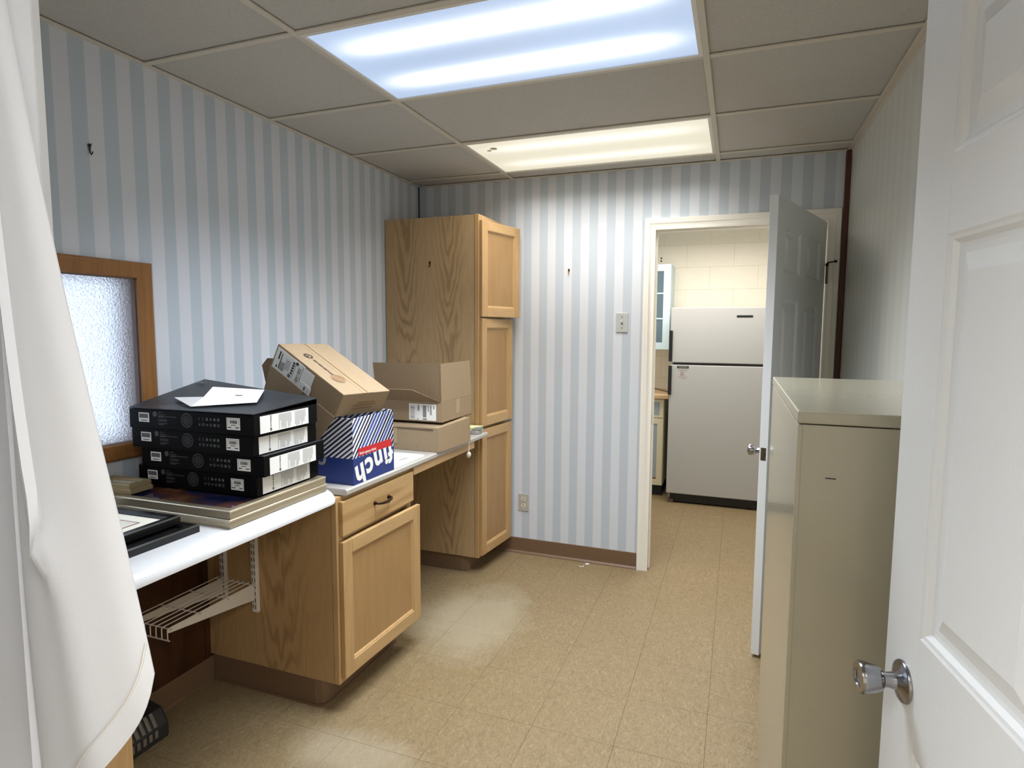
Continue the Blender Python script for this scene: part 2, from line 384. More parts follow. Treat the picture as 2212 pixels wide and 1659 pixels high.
# cove base, corner trim
bb = MB(); bb.prism([(-.0005,0), (-.016,0), (-.014,.006), (-.005,.016), (-.004,.100), (-.0005,.102)], .548, 1.489, 'x')
structure(bb.build('baseboard_back', M_cove))
structure(MB().prism([(.0105,0), (.020,0), (.016,.012), (.0125,.10), (.0105,.10)], -3.3, -.43, 'y').build('baseboard_left', M_cove))
structure(MB().box(WX-.026, WX-.001, -.022, -.001, 0, 2.395).build('trim_1', M_corner, bevel=.004))

# ------------------------------------------------------------------ far doorway: casing, jambs
prof = [(-.005, .0), (-.005, .011), (.004, .013), (.010, .010), (.026, .012), (.032, .016), (.040, .014), (.050, .017), (.058, .017), (.060, .012), (.060, 0)]
d1 = structure(MB().sweep([(DX0, 0), (DX0, DZ), (DX1, DZ), (DX1, 0)], [(-1,0), (-1,1), (1,1), (1,0)], prof, lambda a, b, h: (a, -h, b)).build('door_1', M_casing, smooth=True))
jm = MB(); jm.box(DX0-.012, DX0+.0, -.002, .125, 0, DZ).box(DX1, DX1+.012, -.002, .125, 0, DZ).box(DX0-.012, DX1+.012, -.002, .125, DZ, DZ+.012)
jm.box(DX0, DX0+.011, .042, .075, 0, DZ-.011).box(DX1-.011, DX1, .042, .075, 0, DZ-.011).box(DX0, DX1, .042, .075, DZ-.011, DZ)
jm.build('jamb', M_casing, d1, bevel=.0015, seg=1)
MB().box(DX0-.001, DX0+.0015, .008, .036, .90, .96).build('strike_plate', M_steel, d1)

def panel_door(name, hinge, free_dir, width, label, knob_z, z0=.012, ztop=2.03):
    d = Vector((*free_dir, 0)).normalized(); nrm = Vector((0,0,1)).cross(d)       # nrm: one face's normal
    T = .0175
    o = thing(name, (hinge[0], hinge[1], z0), label, 'door')
    M = frame_M((hinge[0], hinge[1], 0), d, nrm, (0,0,1))
    st, ml = .112, .105; pw = (width-2*st-ml)/2
    cols = [(st, st+pw), (st+pw+ml, width-st)]; rows = [(.225, .83), (1.010, 1.607), (1.718, 1.92)]
    for a in (0, width-st): MB(M).box(a, a+st, -T, T, z0, ztop).build('stile', M_door_v, o, bevel=.0012, seg=1)
    for a, b in ((z0, .225), (.83, 1.010), (1.607, 1.718), (1.92, ztop)): MB(M).box(st, width-st, -T, T, a, b).build('rail', M_door_h, o)
    for a, b in rows: MB(M).box(cols[0][1], cols[1][0], -T, T, a, b).build('mullion', M_door_v, o)
    for c in cols:
        for r in rows:
            m = MB(M)
            p4 = [(c[0], r[0]), (c[0], r[1]), (c[1], r[1]), (c[1], r[0])]; of = [(1,1), (1,-1), (-1,-1), (-1,1)]
            for sgn in (1, -1):
                pr = [(0, T), (.004, T-.002), (.009, T-.003), (.015, T-.009), (.021, T-.010), (.030, T-.010), (.052, T-.003), (.056, T-.0015)]
                k = len(pr)
                vs = [(p[0]+f[0]*dd, sgn*hh, p[1]+f[1]*dd) for p, f in zip(p4, of) for dd, hh in pr]
                fs = [(i*k+a, i*k+a+1, ((i+1)%4)*k+a+1, ((i+1)%4)*k+a) for i in range(4) for a in range(k-1)]
                fs.append(tuple(i*k+k-1 for i in range(4))); m.add(vs, fs)
            m.build('door_panel', M_door_v, o)
    kp = [(0,.033), (.003,.033), (.0055,.031), (.009,.020), (.014,.0135), (.024,.0115), (.030,.012), (.033,.017), (.040,.0205), (.056,.0245), (.062,.0255), (.066,.0235), (.0665,.016), (.064,.014), (.064,.001)]
    for sgn in (1, -1):
        MB(M).lathe([(a, r) for a, r in kp], (width-.070, sgn*T, knob_z), (0, sgn, 0)).build('knob', M_chrome, o, smooth=True)
    MB(M).box(width-.0005, width+.001, -.011, .011, knob_z-.028, knob_z+.028).lathe([(0,.0085), (.008,.0075)], (width, 0, knob_z), (1,0,0), 12).build('latch_plate', M_steel, o)
    return o, M
# far door, opened into the room (hinged on the right jamb)
fd = Vector((2.164-2.445, -.828+.020)); fw_ = .853
nf = Vector((fd.y, -fd.x)).normalized()                                              # visible face is at the hinge line, body lies beyond it
fdir = fd.normalized(); left = Vector((fdir.y, -fdir.x))
far, FM = panel_door('panel_door', (2.445 + left.x*.0185, -.020 + left.y*.0185), fdir, fw_, 'white six panel door standing open beside the refrigerator view', .930, .015, 2.035)
for zc in (.30, 1.76):
    m = MB(); m.tube([(2.452, -.022, zc-.045), (2.452, -.022, zc+.045)], .0065, 10).box(2.4525, 2.4535, -.022, .03, zc-.045, zc+.045)
    m.build('hinge', M_steel, far)
st_ = MB().tube([(2.452, -.022, 1.806), (2.452, -.024, 1.822)], .008, 8).tube([(2.452, -.026, 1.824), (2.487, -.040, 1.829)], [.0035, .0035], 8).lathe([(0,.0065), (.008,.0075), (.012,.005)], (2.485, -.0395, 1.829), (.93,-.36,.0), 12)
st_.build('hinge_stop', M_black, far, smooth=True)
# near door, swung in against the right side
near, NM = panel_door('panel_door', (2.436, -3.354), (-.16, .987), .878, 'white six panel door in front of the beige metal cabinet', .918)

# ------------------------------------------------------------------ kitchen beyond the doorway
KY = 2.17
wk = structure(MB().box(.4, 3.4, KY+.02, KY+.12, 0, 2.6).build('wall_kitchen_back', plain('mortar joint', S(246,239,222), .8)))
bl = None
for r in range(12):
    for k in range(-1, 6):
        z0 = .0 + .2035*r; x0 = .75 + .407*k + (.2035 if r % 2 else 0)
        if bl is None: bl = MB().box(0, .4065, KY, KY+.03, 0, .2030).build('block', M_cream_wall, wk, bevel=.0018, seg=1); o = bl
        else: o = bl.copy(); COL.objects.link(o)
        o.location = (x0, 0, z0)
structure(MB().box(.75, .85, .12, KY+.1, 0, 2.6).build('wall_kitchen_left', M_plaster))
structure(MB().box(3.0, 3.1, .12, KY+.1, 0, 2.6).build('wall_kitchen_right', M_plaster))
structure(MB().box(.7, 3.1, .1, KY+.2, 2.43, 2.5).build('ceiling_kitchen', M_tile))
# refrigerator
fx0, fx1, fy = 1.500, 2.26, 1.535
fr = thing('refrigerator', ((fx0+fx1)/2, fy, 0), 'white top freezer refrigerator seen through the far doorway', 'refrigerator')
MB().box(fx0+.01, fx1-.01, fy+.07, KY-.03, .03, 1.645).build('body', M_fridge, fr, bevel=.008)
MB().box(fx0, fx1, fy, fy+.065, 1.195, 1.648).build('freezer_door', M_fridge, fr, bevel=.008, seg=3)
MB().box(fx0, fx1, fy, fy+.065, .085, 1.176).build('fresh_food_door', M_fridge, fr, bevel=.008, seg=3)
MB().box(fx0+.03, fx1-.01, fy+.02, fy+.06, 1.176, 1.195).build('door_gap_gasket', M_black, fr)
MB().box(fx0+.03, fx1-.03, fy+.03, fy+.10, .012, .085).build('base_grille', M_black, fr)
MB().box(fx0-.008, fx0+.02, fy-.018, fy+.012, 1.205, 1.46).build('door_handle', M_black, fr, bevel=.004)
MB().box(fx0-.008, fx0+.02, fy-.018, fy+.012, .925, 1.168).build('door_handle', M_black, fr, bevel=.004)
MB().box(2.012, 2.132, fy-.003, fy+.001, 1.568, 1.584).build('badge', M_black, fr, bevel=.001)
MB().box(fx0+.02, fx0+.06, fy+.01, fy+.05, .0, .03).build('front_foot', plain('rusty foot', S(90,70,60), .7), fr)
st = MB().box(1.562, 1.654, fy-.0022, fy-.0002, 1.150, 1.169).build('warning_sticker', M_ink, fr)
Mk = frame_M((1.608, fy-.0026, 1.0), (1,0,0), (0,0,1), (0,-1,0))
text_mb('WARNING', .015, frame_M((1.608, fy-.0026, 1.1595), (1,0,0), (0,0,1), (0,-1,0)), MB(), bold=.0004).build('sticker_lettering', M_ink_soft, st)
sg = MB()
ring(sg, Mk, -.005, .105, .011, .0155); rect(sg, Mk, -.012, .002, .1035, .1065)
text_mb('DO NOT STORE', .010, frame_M((1.608, fy-.0026, 1.081), (1,0,0), (0,0,1), (0,-1,0)), sg)
text_mb('FLAMMABLES', .010, frame_M((1.612, fy-.0026, 1.069), (1,0,0), (0,0,1), (0,-1,0)), sg)
sg.build('warning_print', plain('faded red print', S(176,140,132), .6), fr)
sg = MB(); rect(sg, Mk, -.04, .042, .136, .139); rect(sg, Mk, -.03, .03, .129, .132); sg.build('warning_text', plain('faded grey print', S(160,156,146), .6), fr)
# wall cabinet, pale blue with glazed door
uc = thing('wall_cabinet', (1.2, 1.85, 1.29), 'pale blue wall cabinet with glazed door above tan countertop', 'cabinet')
ux1, uy = 1.460, 1.85
MB().box(.86, ux1, uy+.022, KY-.002, 1.290, 2.040).build('carcass', M_bluecab, uc, bevel=.002)
for a, b in ((.87, 1.155), (1.159, ux1-.003)):
    dr = MB().sweep([(a, 1.292), (a, 2.038), (b, 2.038), (b, 1.292)], [(1,1), (1,-1), (-1,-1), (-1,1)], [(0,0), (0,.02), (.058,.02), (.06,.018), (.06,0)], lambda p, q, h: (p, uy+.02-h, q), True).build('glazed_door', M_bluecab, uc)
    for z in (1.563, 1.785): MB().box(a+.06, b-.06, uy+.003, uy+.017, z-.006, z+.006).build('glazing_bar', M_bluecab, dr)
    for z0, z1 in ((1.344, 1.557), (1.569, 1.779), (1.791, 1.990)): MB().box(a+.06, b-.06, uy+.008, uy+.011, z0, z1).build('pane', plain('dark tinted glass', S(92,112,122), .12, spec=.7), dr)
lc = thing('base_cabinet', (1.2, 1.70, 0), 'cream kitchen base cabinet with grey blue inset panels', 'cabinet')
MB().box(.86, 1.447, 1.72, KY-.002, .095, .868).build('carcass', M_creamcab, lc, bevel=.002)
MB().box(.86, 1.435, 1.76, KY-.01, 0, .095).build('toe_kick', M_darkblue, lc)
f = MB().box(1.12, 1.443, 1.70, 1.72, .70, .862); dr = f.build('drawer', M_creamcab, lc, bevel=.002); MB().box(1.15, 1.408, 1.697, 1.7005, .725, .838).build('inset', M_blue_inset, dr, bevel=.002)
dr = MB().sweep([(1.12, .10), (1.12, .695), (1.443, .695), (1.443, .10)], [(1,1), (1,-1), (-1,-1), (-1,1)], [(0,0), (0,.02), (.048,.02), (.05,.018), (.05,0)], lambda p, q, h: (p, 1.72-h, q), True).build('door', M_creamcab, lc); MB().box(1.18, 1.396, 1.708, 1.716, .16, .655).build('inset', M_blue_inset, dr); MB().box(1.18, 1.396, 1.703, 1.708, .152, .166).build('inset_edge', M_oak_trim, dr)
tag(MB().prism([(1.655,.872), (1.655,.9), (1.662,.912), (KY-.002,.912), (KY-.002,.872)], .86, 1.485, 'x').build('countertop', M_kcounter, bevel=.002), 'tan laminate countertop beside the refrigerator', 'countertop')
tag(MB().tube([(1.30, 2.10, .92), (1.36, 1.98, .923), (1.42, 1.90, .919), (1.48, 1.80, .918), (1.495, 1.75, .918)], .004, 6).build('power_cord', M_black, smooth=True), 'thin dark cord lying across the tan countertop', 'cord')

# ------------------------------------------------------------------ ceiling lights
def troffer(cx, cy, warm, label):
    o = thing('ceiling_light', (cx, cy, 2.40), label, 'light', 'ceiling troffers')
    x0, x1, y0, y1 = cx-.5975, cx+.5975, cy-.2925, cy+.2925
    MB().sweep([(x0, y0), (x0, y1), (x1, y1), (x1, y0)], [(1,1), (1,-1), (-1,-1), (-1,1)], [(-.002, .0), (-.002, .012), (.010, .012), (.012, .004), (.012, .0)], lambda a, b, h: (a, b, 2.398+h), True).build('frame', M_white, o)
    MB().box(x0, x1, y0, y1, 2.43, 2.53).build('housing', M_white, o)
    t = NT('prismatic lens warm' if warm else 'prismatic lens cool'); c = t.n('TexCoord').outputs['Object']; sp = t.n('SeparateXYZ'); t.l(c, sp.inputs[0])
    def tube(yc):
        ey = t.math('POWER', t.math('DIVIDE', t.math('SUBTRACT', sp.outputs[1], yc), .062), 2)
        ex = t.math('POWER', t.math('DIVIDE', sp.outputs[0], .53), 8)
        return t.math('EXPONENT', t.math('MULTIPLY', t.math('ADD', ey, ex), -1))
    s = t.math('ADD', tube(-.145), tube(.145))
    rib = t.math('MULTIPLY_ADD', t.math('SINE', t.math('MULTIPLY', t.math('ADD', sp.outputs[0], sp.outputs[1]), 560)), .04, 1)
    if warm: col = t.mix(t.math('MULTIPLY', s, .9), S(240,232,206), S(255,252,238)); st_ = t.math('MULTIPLY', t.math('MULTIPLY_ADD', s, .22, .82), rib)
    else: col = t.mix(t.math('MINIMUM', s, 1), S(186,212,248), (1,1,1,1)); st_ = t.math('MULTIPLY', t.math('MULTIPLY_ADD', s, 1.0, .80), rib)
    t.set((.25,.25,.25,1), .3); t.l(col, t.b.inputs['Emission Color']); t.l(st_, t.b.inputs['Emission Strength'])
    ln = MB().box(x0+.011, x1-.011, y0+.011, y1-.011, 2.402, 2.406).build('lens', t.m, o)
    return o
troffer(*L1, False, 'bluish white fluorescent ceiling panel light above the middle of the room')
lt = troffer(*L2, True, 'warm white fluorescent ceiling panel light close to the far doorway wall')
MB().lathe([(0,.02), (.003,.017)], (.80, -.64, 2.3995), (0,0,1), 10).lathe([(0,.013), (.003,.010)], (.765, -.615, 2.3995), (0,0,1), 8).build('debris_on_lens', plain('debris', S(214,204,180), .8), lt)

# ------------------------------------------------------------------ cabinets
def shaker(mb_parent, M, wd, z0, z1, name='door', stile=.055):
    """frame and flat panel door in local axes: x along width, -y outwards"""
    T = .019
    dr = MB(M).box(stile+.002, wd-stile-.002, -T+.010, -.003, z0+stile+.002, z1-stile-.002).build(name, M_oak_flat, mb_parent)
    for a in (0, wd-stile): MB(M).box(a, a+stile, -T, 0, z0, z1).build('stile', M_oak, dr, bevel=.003)
    for a in (z0, z1-stile): MB(M).box(stile, wd-stile, -T, 0, a, a+stile).build('rail', M_oak_h, dr, bevel=.003)
    bd = MB(M); p4 = [(stile, z0+stile), (stile, z1-stile), (wd-stile, z1-stile), (wd-stile, z0+stile)]
    bd.sweep(p4, [(1,1), (1,-1), (-1,-1), (-1,1)], [(0, T-.003), (.004, T-.004), (.010, T-.010), (.010, .006), (0, .006)], lambda a, b, h: (a, -h, b), True); bd.build('bead', M_oak, dr)
    return dr
def door_M(x, y, deg):                     # faces +x, hinged on its near edge, swung open by deg
    a = math.radians(deg); ex = Vector((math.sin(a), math.cos(a), 0)); return frame_M((x, y, 0), ex, Vector((-ex.y, ex.x, 0)), (0,0,1))
# tall pantry
tc = thing('pantry_cabinet', (.31, -.21, 0), 'tall oak pantry cabinet in the back left corner', 'cabinet')
MB().box(.004, .594, -.425, -.003, .10, 2.116).build('carcass', M_oak_pantry, tc)
for a, b in ((-.427, -.385), (-.045, -.003)): MB().box(.596, .622, a, b, .10, 2.118).build('face_stile', M_oak, tc, bevel=.0015, seg=1)
for a, b in ((2.07, 2.118), (1.515, 1.56), (.86, .905), (.10, .14)): MB().box(.596, .622, -.385, -.045, a, b).build('face_rail', M_oak_h, tc)
MB().prism([(.01,-.415), (.50,-.415), (.535,-.405), (.545,-.38), (.545,-.01), (.01,-.01)], 0, .10).build('toe_kick', M_cove, tc, bevel=.002)
for z0, z1, dg in ((1.537, 2.086, 14), (.895, 1.528, 6.5), (.112, .876, 6)): shaker(tc, door_M(.6225, -.415, dg), .388, z0, z1)
MB().box(.596, .600, -.42, -.01, .105, 2.11).build('inner_board', M_oak_side, tc)  # oak veneer board behind the door openings
# base cabinet in the middle
bc = thing('base_cabinet', (.33, -1.55, 0), 'oak base cabinet with one drawer between the two knee spaces', 'cabinet')
MB().box(.012, .630, -1.816, -1.275, .115, .842).build('carcass', M_oak_base, bc)
for a, b in ((-1.817, -1.778), (-1.313, -1.274)): MB().box(.632, .655, a, b, .115, .842).build('face_stile', M_oak, bc, bevel=.0015, seg=1)
for a, b in ((.815, .842), (.675, .70), (.115, .15)): MB().box(.632, .655, -1.778, -1.313, a, b).build('face_rail', M_oak_h, bc)
MB().prism([(.02,-1.806), (.53,-1.806), (.558,-1.797), (.566,-1.77), (.566,-1.285), (.02,-1.285)], 0, .115).build('toe_kick', M_cove, bc, bevel=.002)
MB().prism([(.02,-1.814), (.535,-1.814), (.568,-1.803), (.576,-1.77), (.576,-1.28), (.56,-1.28), (.56,-1.79), (.02,-1.80)], 0, .008).build('kick_toe', M_cove, bc)
dw = MB().box(.655, .674, -1.803, -1.279, .692, .826).build('drawer', M_oak_drawer, bc, bevel=.004)
hp = [(.674, -1.592, .765), (.692, -1.590, .765), (.699, -1.575, .763), (.699, -1.535, .759), (.699, -1.505, .763), (.692, -1.492, .765), (.674, -1.490, .765)]
MB().tube(hp, [.006, .005, .0055, .0065, .0055, .005, .006], 10).lathe([(0,.009), (.003,.008)], (.6742, -1.592, .765), (1,0,0), 12).lathe([(0,.009), (.003,.008)], (.6742, -1.490, .765), (1,0,0), 12).build('drawer_handle', M_bronze, dw, smooth=True)
shaker(bc, door_M(.656, -1.805, 2.2), .545, .137, .672)
# near base cabinet behind the curtain
nc = thing('base_cabinet', (.33, -2.9, 0), 'oak base cabinet mostly hidden behind the white curtain', 'cabinet')
MB().box(.012, .630, -3.30, -2.640, .115, .842).build('carcass', M_oak_side, nc)
MB().box(.632, .655, -3.30, -2.638, .115, .842).build('face_frame', M_oak, nc, bevel=.0015, seg=1)
MB().box(.02, .565, -3.29, -2.65, 0, .115).build('toe_kick', M_cove, nc)
shaker(nc, door_M(.656, -3.285, 0), .62, .137, .672)

# ------------------------------------------------------------------ worktop
wt = thing('worktop', (.33, -1.9, .84), 'long white laminate worktop along the striped left wall', 'worktop')
def nose(y): return [(.002, .872), (.590, .872), (.612, .871), (.634, .868), (.652, .861), (.664, .851), (.669, .840), (.668, .830), (.659, .828), (.657, .843), (.002, .843)]
m = MB(); ys = [-3.32, -1.86, -1.84, -1.82, -1.805, -1.795, -1.79]; cut = [0, 0, .003, .012, .028, .05, .085]
n = len(nose(0)); vs = []
for y, c in zip(ys, cut):
    for i, (x, z) in enumerate(nose(0)):
        k = max(0, min(1, (x-.5)/.169)); vs.append((x - c*k, y, z))
fs = [(j*n+i, j*n+(i+1)%n, (j+1)*n+(i+1)%n, (j+1)*n+i) for j in range(len(ys)-1) for i in range(n)] + [tuple(range(n)), tuple((len(ys)-1)*n+i for i in range(n-1,-1,-1))]
m.add(vs, fs); m.build('front_section', M_lam, wt, smooth=True)
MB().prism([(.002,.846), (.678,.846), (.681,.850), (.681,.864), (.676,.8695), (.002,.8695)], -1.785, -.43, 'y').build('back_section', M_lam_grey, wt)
MB().box(.650, .672, -1.272, -.60, .806, .8455).build('apron', M_oak_h, wt, bevel=.002)

# ------------------------------------------------------------------ picture frames
def pic_frame(name, label, M, wd, dp, th, fwid, mat_edge, mat_lip, art, group=None, lip=True):
    """flat lying frame in local axes: x 0..wd, y 0..dp, z up"""
    o = bpy.data.objects.new(name, None); COL.objects.link(o); o.matrix_basis = M; o.empty_display_size = .05
    tag(o, label, 'picture frame', group)
    m = MB(M); m.sweep([(0,0), (0,dp), (wd,dp), (wd,0)], [(1,1), (1,-1), (-1,-1), (-1,1)], [(0,0), (0,th-.004), (.003,th), (fwid*.8,th-.001), (fwid,th-.006), (fwid,0)], lambda a, b, h: (a, b, h), True)
    m.build('moulding', mat_edge, o)
    if lip: MB(M).sweep([(0,0), (0,dp), (wd,dp), (wd,0)], [(1,1), (1,-1), (-1,-1), (-1,1)], [(-.0012,th-.006), (-.0012,th-.0015), (.002,th+.0008), (.0035,th), (.0005,th-.006)], lambda a, b, h: (a, b, h), True).build('lip', mat_lip, o)
    MB(M).box(fwid-.002, wd-fwid+.002, fwid-.002, dp-fwid+.002, 0, th-.009).build('picture', art, o)
    return o
def art_dusk():
    t = NT('dusk landscape print under glass'); c = t.coord('Object'); n1 = t.noise(c, 5, 4, .6, .4); sp = t.n('SeparateXYZ'); t.l(c, sp.inputs[0])
    base = t.ramp(n1, [(.34, S(14,16,30)), (.42, S(44,60,114)), (.50, S(122,76,52)), (.60, S(152,102,68)), (.68, S(116,134,182))])
    t.set(base, .06, 0, .6); return t.m
def art_doc():
    t = NT('document in mat'); c = t.coord('Object'); n1 = t.noise(c, 9, 2); t.set(t.ramp(n1, [(.45, S(236,234,222)), (.6, S(226,206,204))]), .12, 0, .5); return t.m
FX = Vector((-1, -.012, 0)).normalized()
def flat_M(x, y, z, deg): 
    a = math.radians(deg); return Matrix.Translation((x, y, z)) @ Matrix.Rotation(a, 4, 'Z')
# origin of each frame is its near left corner; the near right corner is at (.627,-2.285)
pic_frame('framed_picture', 'large champagne metal frame, lower of the two under the black boxes', flat_M(.017, -2.292, .8721, .7), .612, .458, .0255, .035, M_champagne, M_gold_edge, plain('backing', S(30,30,34), .5))
pic_frame('framed_picture', 'large champagne metal frame with dusk print, directly under the black boxes', flat_M(.015, -2.290, .8990, 1.0), .610, .456, .0245, .036, M_champagne, M_gold_edge, art_dusk())
M_smallframe = plain('pale gold wood frame', S(186,170,132), .4, .3)
pic_frame('framed_picture', 'small pale gold frame, lower of the pair left of the black boxes', flat_M(.012, -2.268, .9232, 4), .170, .085, .016, .02, M_smallframe, M_gold_edge, M_mat, lip=False)
pic_frame('framed_picture', 'small pale gold frame, upper of the pair left of the black boxes', flat_M(.010, -2.266, .9394, 4), .164, .085, .016, .02, M_smallframe, M_gold_edge, M_mat, lip=False)
pic_frame('framed_picture', 'black frame lying lowest at the worktop edge beside the curtain', flat_M(.12, -2.680, .8722, 0), .445, .345, .023, .03, M_blackframe, M_blackframe, M_black, lip=False)
b2 = pic_frame('framed_picture', 'black frame with ivory mat on top of another black frame', flat_M(.085, -2.690, .8958, 2.0), .435, .325, .024, .028, M_blackframe, M_blackframe, M_mat, lip=False)
BM = flat_M(.085, -2.690, .8958, 2.0)
MB(BM).box(.075, .36, .075, .25, .015, .0162).build('document', art_doc(), b2)
MB(BM).sweep([(.072,.072), (.072,.253), (.363,.253), (.363,.072)], [(1,1), (1,-1), (-1,-1), (-1,1)], [(0,.0148), (0,.0168), (.003,.0168), (.003,.0148)], lambda a, b, h: (a, b, h), True).build('mat_line', plain('rose mat line', S(150,110,108), .6), b2)

# ------------------------------------------------------------------ black laptop boxes
def laptop_box(x, y, z, deg, h, label, lid_raise=None):
    W_, D_ = .512, .312
    M = flat_M(x, y, z, deg)
    o = bpy.data.objects.new('laptop_box', None); COL.objects.link(o); o.matrix_basis = M; o.empty_display_size = .05
    tag(o, label, 'box', 'black laptop boxes stacked on the frames')
    if not lid_raise:
        MB(M).box(0, W_, 0, D_, 0, h-.004).build('carton', M_carton_black, o, bevel=.0025)
        MB(M).box(.001, W_-.001, .001, D_-.001, h-.004, h-.0008).build('lid', M_carton_lid, o, bevel=.001, seg=1)
    else:
        MB(M).box(0, W_, 0, D_, 0, h-.006).build('carton', M_carton_black, o, bevel=.0025)
        bl, br = lid_raise
        t_ = .003; c4 = [(0,0,h-.004), (W_,0,h-.004), (W_+.002,D_,h+br), (-.012,D_+.02,h+bl)]
        MB(M).hexa([*c4, *[(a, b, c+t_) for a, b, c in c4]]).build('lid', M_carton_lid, o)
        MB(M).add([(0,D_,h-.006), (-.012,D_+.0195,h+bl), (W_,D_,h+br), (W_,D_,h-.006), (0,D_-.003,h-.006), (-.012,D_+.0165,h+bl), (W_,D_-.003,h+br), (W_,D_-.003,h-.006)], [(0,1,2,3), (7,6,5,4), (0,4,5,1), (1,5,6,2), (2,6,7,3), (3,7,4,0)]).build('tuck_flap', M_carton_black, o)
    F = M @ frame_M((0, -.0004, 0), (1,0,0), (0,0,1), (0,-1,0))          # front face plane: x right, y up
    # two barcode labels
    for a, b, c, d, kind in ((.043, .088, .022, .053, 0), (.408, .460, .016, .054, 1)):
        q = MB(F).box(a, b, c, d, 0, .0006).build('barcode_label', M_paper, o)
        ink = MB(); F2 = F @ Matrix.Translation((0, 0, .0009))
        rnd = random.Random(kind)
        if kind == 0:
            rect(ink, F2, a+.003, b-.004, c+.013, d-.004)
            rect(ink, F2, a+.009, b-.008, c+.004, c+.007)
            ink.build('label_print', M_ink_mid, q)
        else:
            xx = a+.013
            while xx < b-.012: ww = rnd.choice((.0008,.0012,.002)); rect(ink, F2, xx, xx+ww, c+.020, d-.008); xx += ww+rnd.choice((.0006,.001))
            rect(ink, F2, a+.004, b-.004, d-.0045, d-.0035); rect(ink, F2, a+.004, a+.005, c+.014, d-.004); rect(ink, F2, b-.005, b-.004, c+.014, d-.004)
            rect(ink, F2, a+.004, a+.018, c+.006, c+.009); rect(ink, F2, b-.018, b-.004, c+.006, c+.009); rect(ink, F2, a+.016, b-.016, c+.014, c+.016)
            ink.build('label_print', M_ink, q)
    pr_ = MB(); F1 = F @ Matrix.Translation((0, 0, .0002))
    ring(pr_, F1, .113, .050, .0, .0085)
    pr_.build('logo_disc', M_ink_dim, o)
    lg = MB(); text_mb('hp', .0115, F @ Matrix.Translation((.113, .051, .0005)), lg, shear=.25); lg.build('logo_lettering', M_carton_black, o)
    pr_ = MB(); rr = random.Random(3)
    for k, (a, b, yy) in enumerate(((.127,.143,.055), (.127,.155,.048), (.127,.205,.043), (.127,.150,.040), (.127,.165,.032), (.127,.163,.028), (.127,.166,.020), (.127,.150,.016))): rect(pr_, F1, a, b, yy, yy+.0016)
    pr_.build('fine_print', M_ink_dim, o)
    em = MB()
    ring(em, F1, .247, .036, .020, .0235, 28); ring(em, F1, .247, .036, .0125, .0145, 24)
    for k in range(11): a_ = k*2*PI/11; Q = F1 @ Matrix.Translation((.247, .036, 0)) @ Matrix.Rotation(a_, 4, 'Z'); rect(em, Q, .003, .0185, -.0013, .0013, .0001)
    em.build('round_emblem', M_ink_dim2, o)
    ic = MB()
    for k in range(6):
        cx = .299 + .0152*k
        if k < 2: ring(ic, F1, cx+.002, .044, .0035, .0052, 12, 0, PI/2, 3*PI/2)
        elif k == 3: ring(ic, F1, cx, .044, 0, .0048, 4)
        else: rect(ic, F1, cx-.0042, cx+.0042, .0395, .0485)
        if k % 2: ring(ic, F1, cx, .026, .003, .0052, 14)
        elif k == 4: rect(ic, F1, cx-.004, cx+.004, .0215, .0305)
        else: ring(ic, F1, cx, .026, 0, .0054, 3, 0, PI/6, PI/6+2*PI)
    ic.build('compliance_icons', M_ink_dim, o)
    # white specification label on the right end
    R = M @ frame_M((W_+.0004, 0, 0), (0,1,0), (0,0,1), (1,0,0))
    lb = MB(R).box(.026, .262, .003, h-.012, 0, .0006).build('spec_label', M_paper, o)
    R2 = R @ Matrix.Translation((0, 0, .0009)); ink = MB(); gy = MB(); rr = random.Random(11)
    rect(ink, R2, .070, .078, .007, .016); rect(ink, R2, .0725, .0755, .018, .040)
    for k in range(3): rect(ink, R2, .072, .077, .040+.006*k, .0445+.006*k)
    ink.build('spec_print', M_ink_mid, lb)
    for a, b, lo in ((.112, .172, .006), (.190, .247, .006)):
        xx = a
        while xx < b: e = rr.uniform(.004, h-.034); rect(gy, R2, xx, xx+.0042, e if rr.random() < .55 else lo, h-.015); xx += .0052
    gy.build('spec_text', plain('pale grey ink', S(196,196,194), .6), lb)
    return o
hb = .0702; bz = .9250
laptop_box(.080, -2.146, bz, 1.2, hb, 'black laptop box, lowest of the stack of four')
laptop_box(.122, -2.165, bz+hb, 2.2, hb, 'black laptop box, second from the bottom, shifted to the right')
laptop_box(.104, -2.182, bz+2*hb, 1.2, hb, 'black laptop box, third from the bottom of the stack')
laptop_box(.128, -2.206, bz+3*hb, 2.0, hb, 'black laptop box on top with white printed laptop silhouette and raised lid', (.062, .013))
ztop = bz+4*hb
lid = MB(); TB = flat_M(.128, -2.206, ztop-.0007, 2.0)
topbox = [o for o in bpy.data.objects if o.name.startswith('laptop_box') and o.parent is None][-1]
# printed laptop picture on the lid: lies on the tilted lid plane
def lid_z(x, y): return .0015 + y/.312*(.0655*(1-x/.512)*1.0 + .017*(x/.512))
def lid_poly(mb, pts, up_=.0012): mb.M = TB; mb.add([(x, y, lid_z(x, y)+up_) for x, y in pts], [tuple(range(len(pts)))])

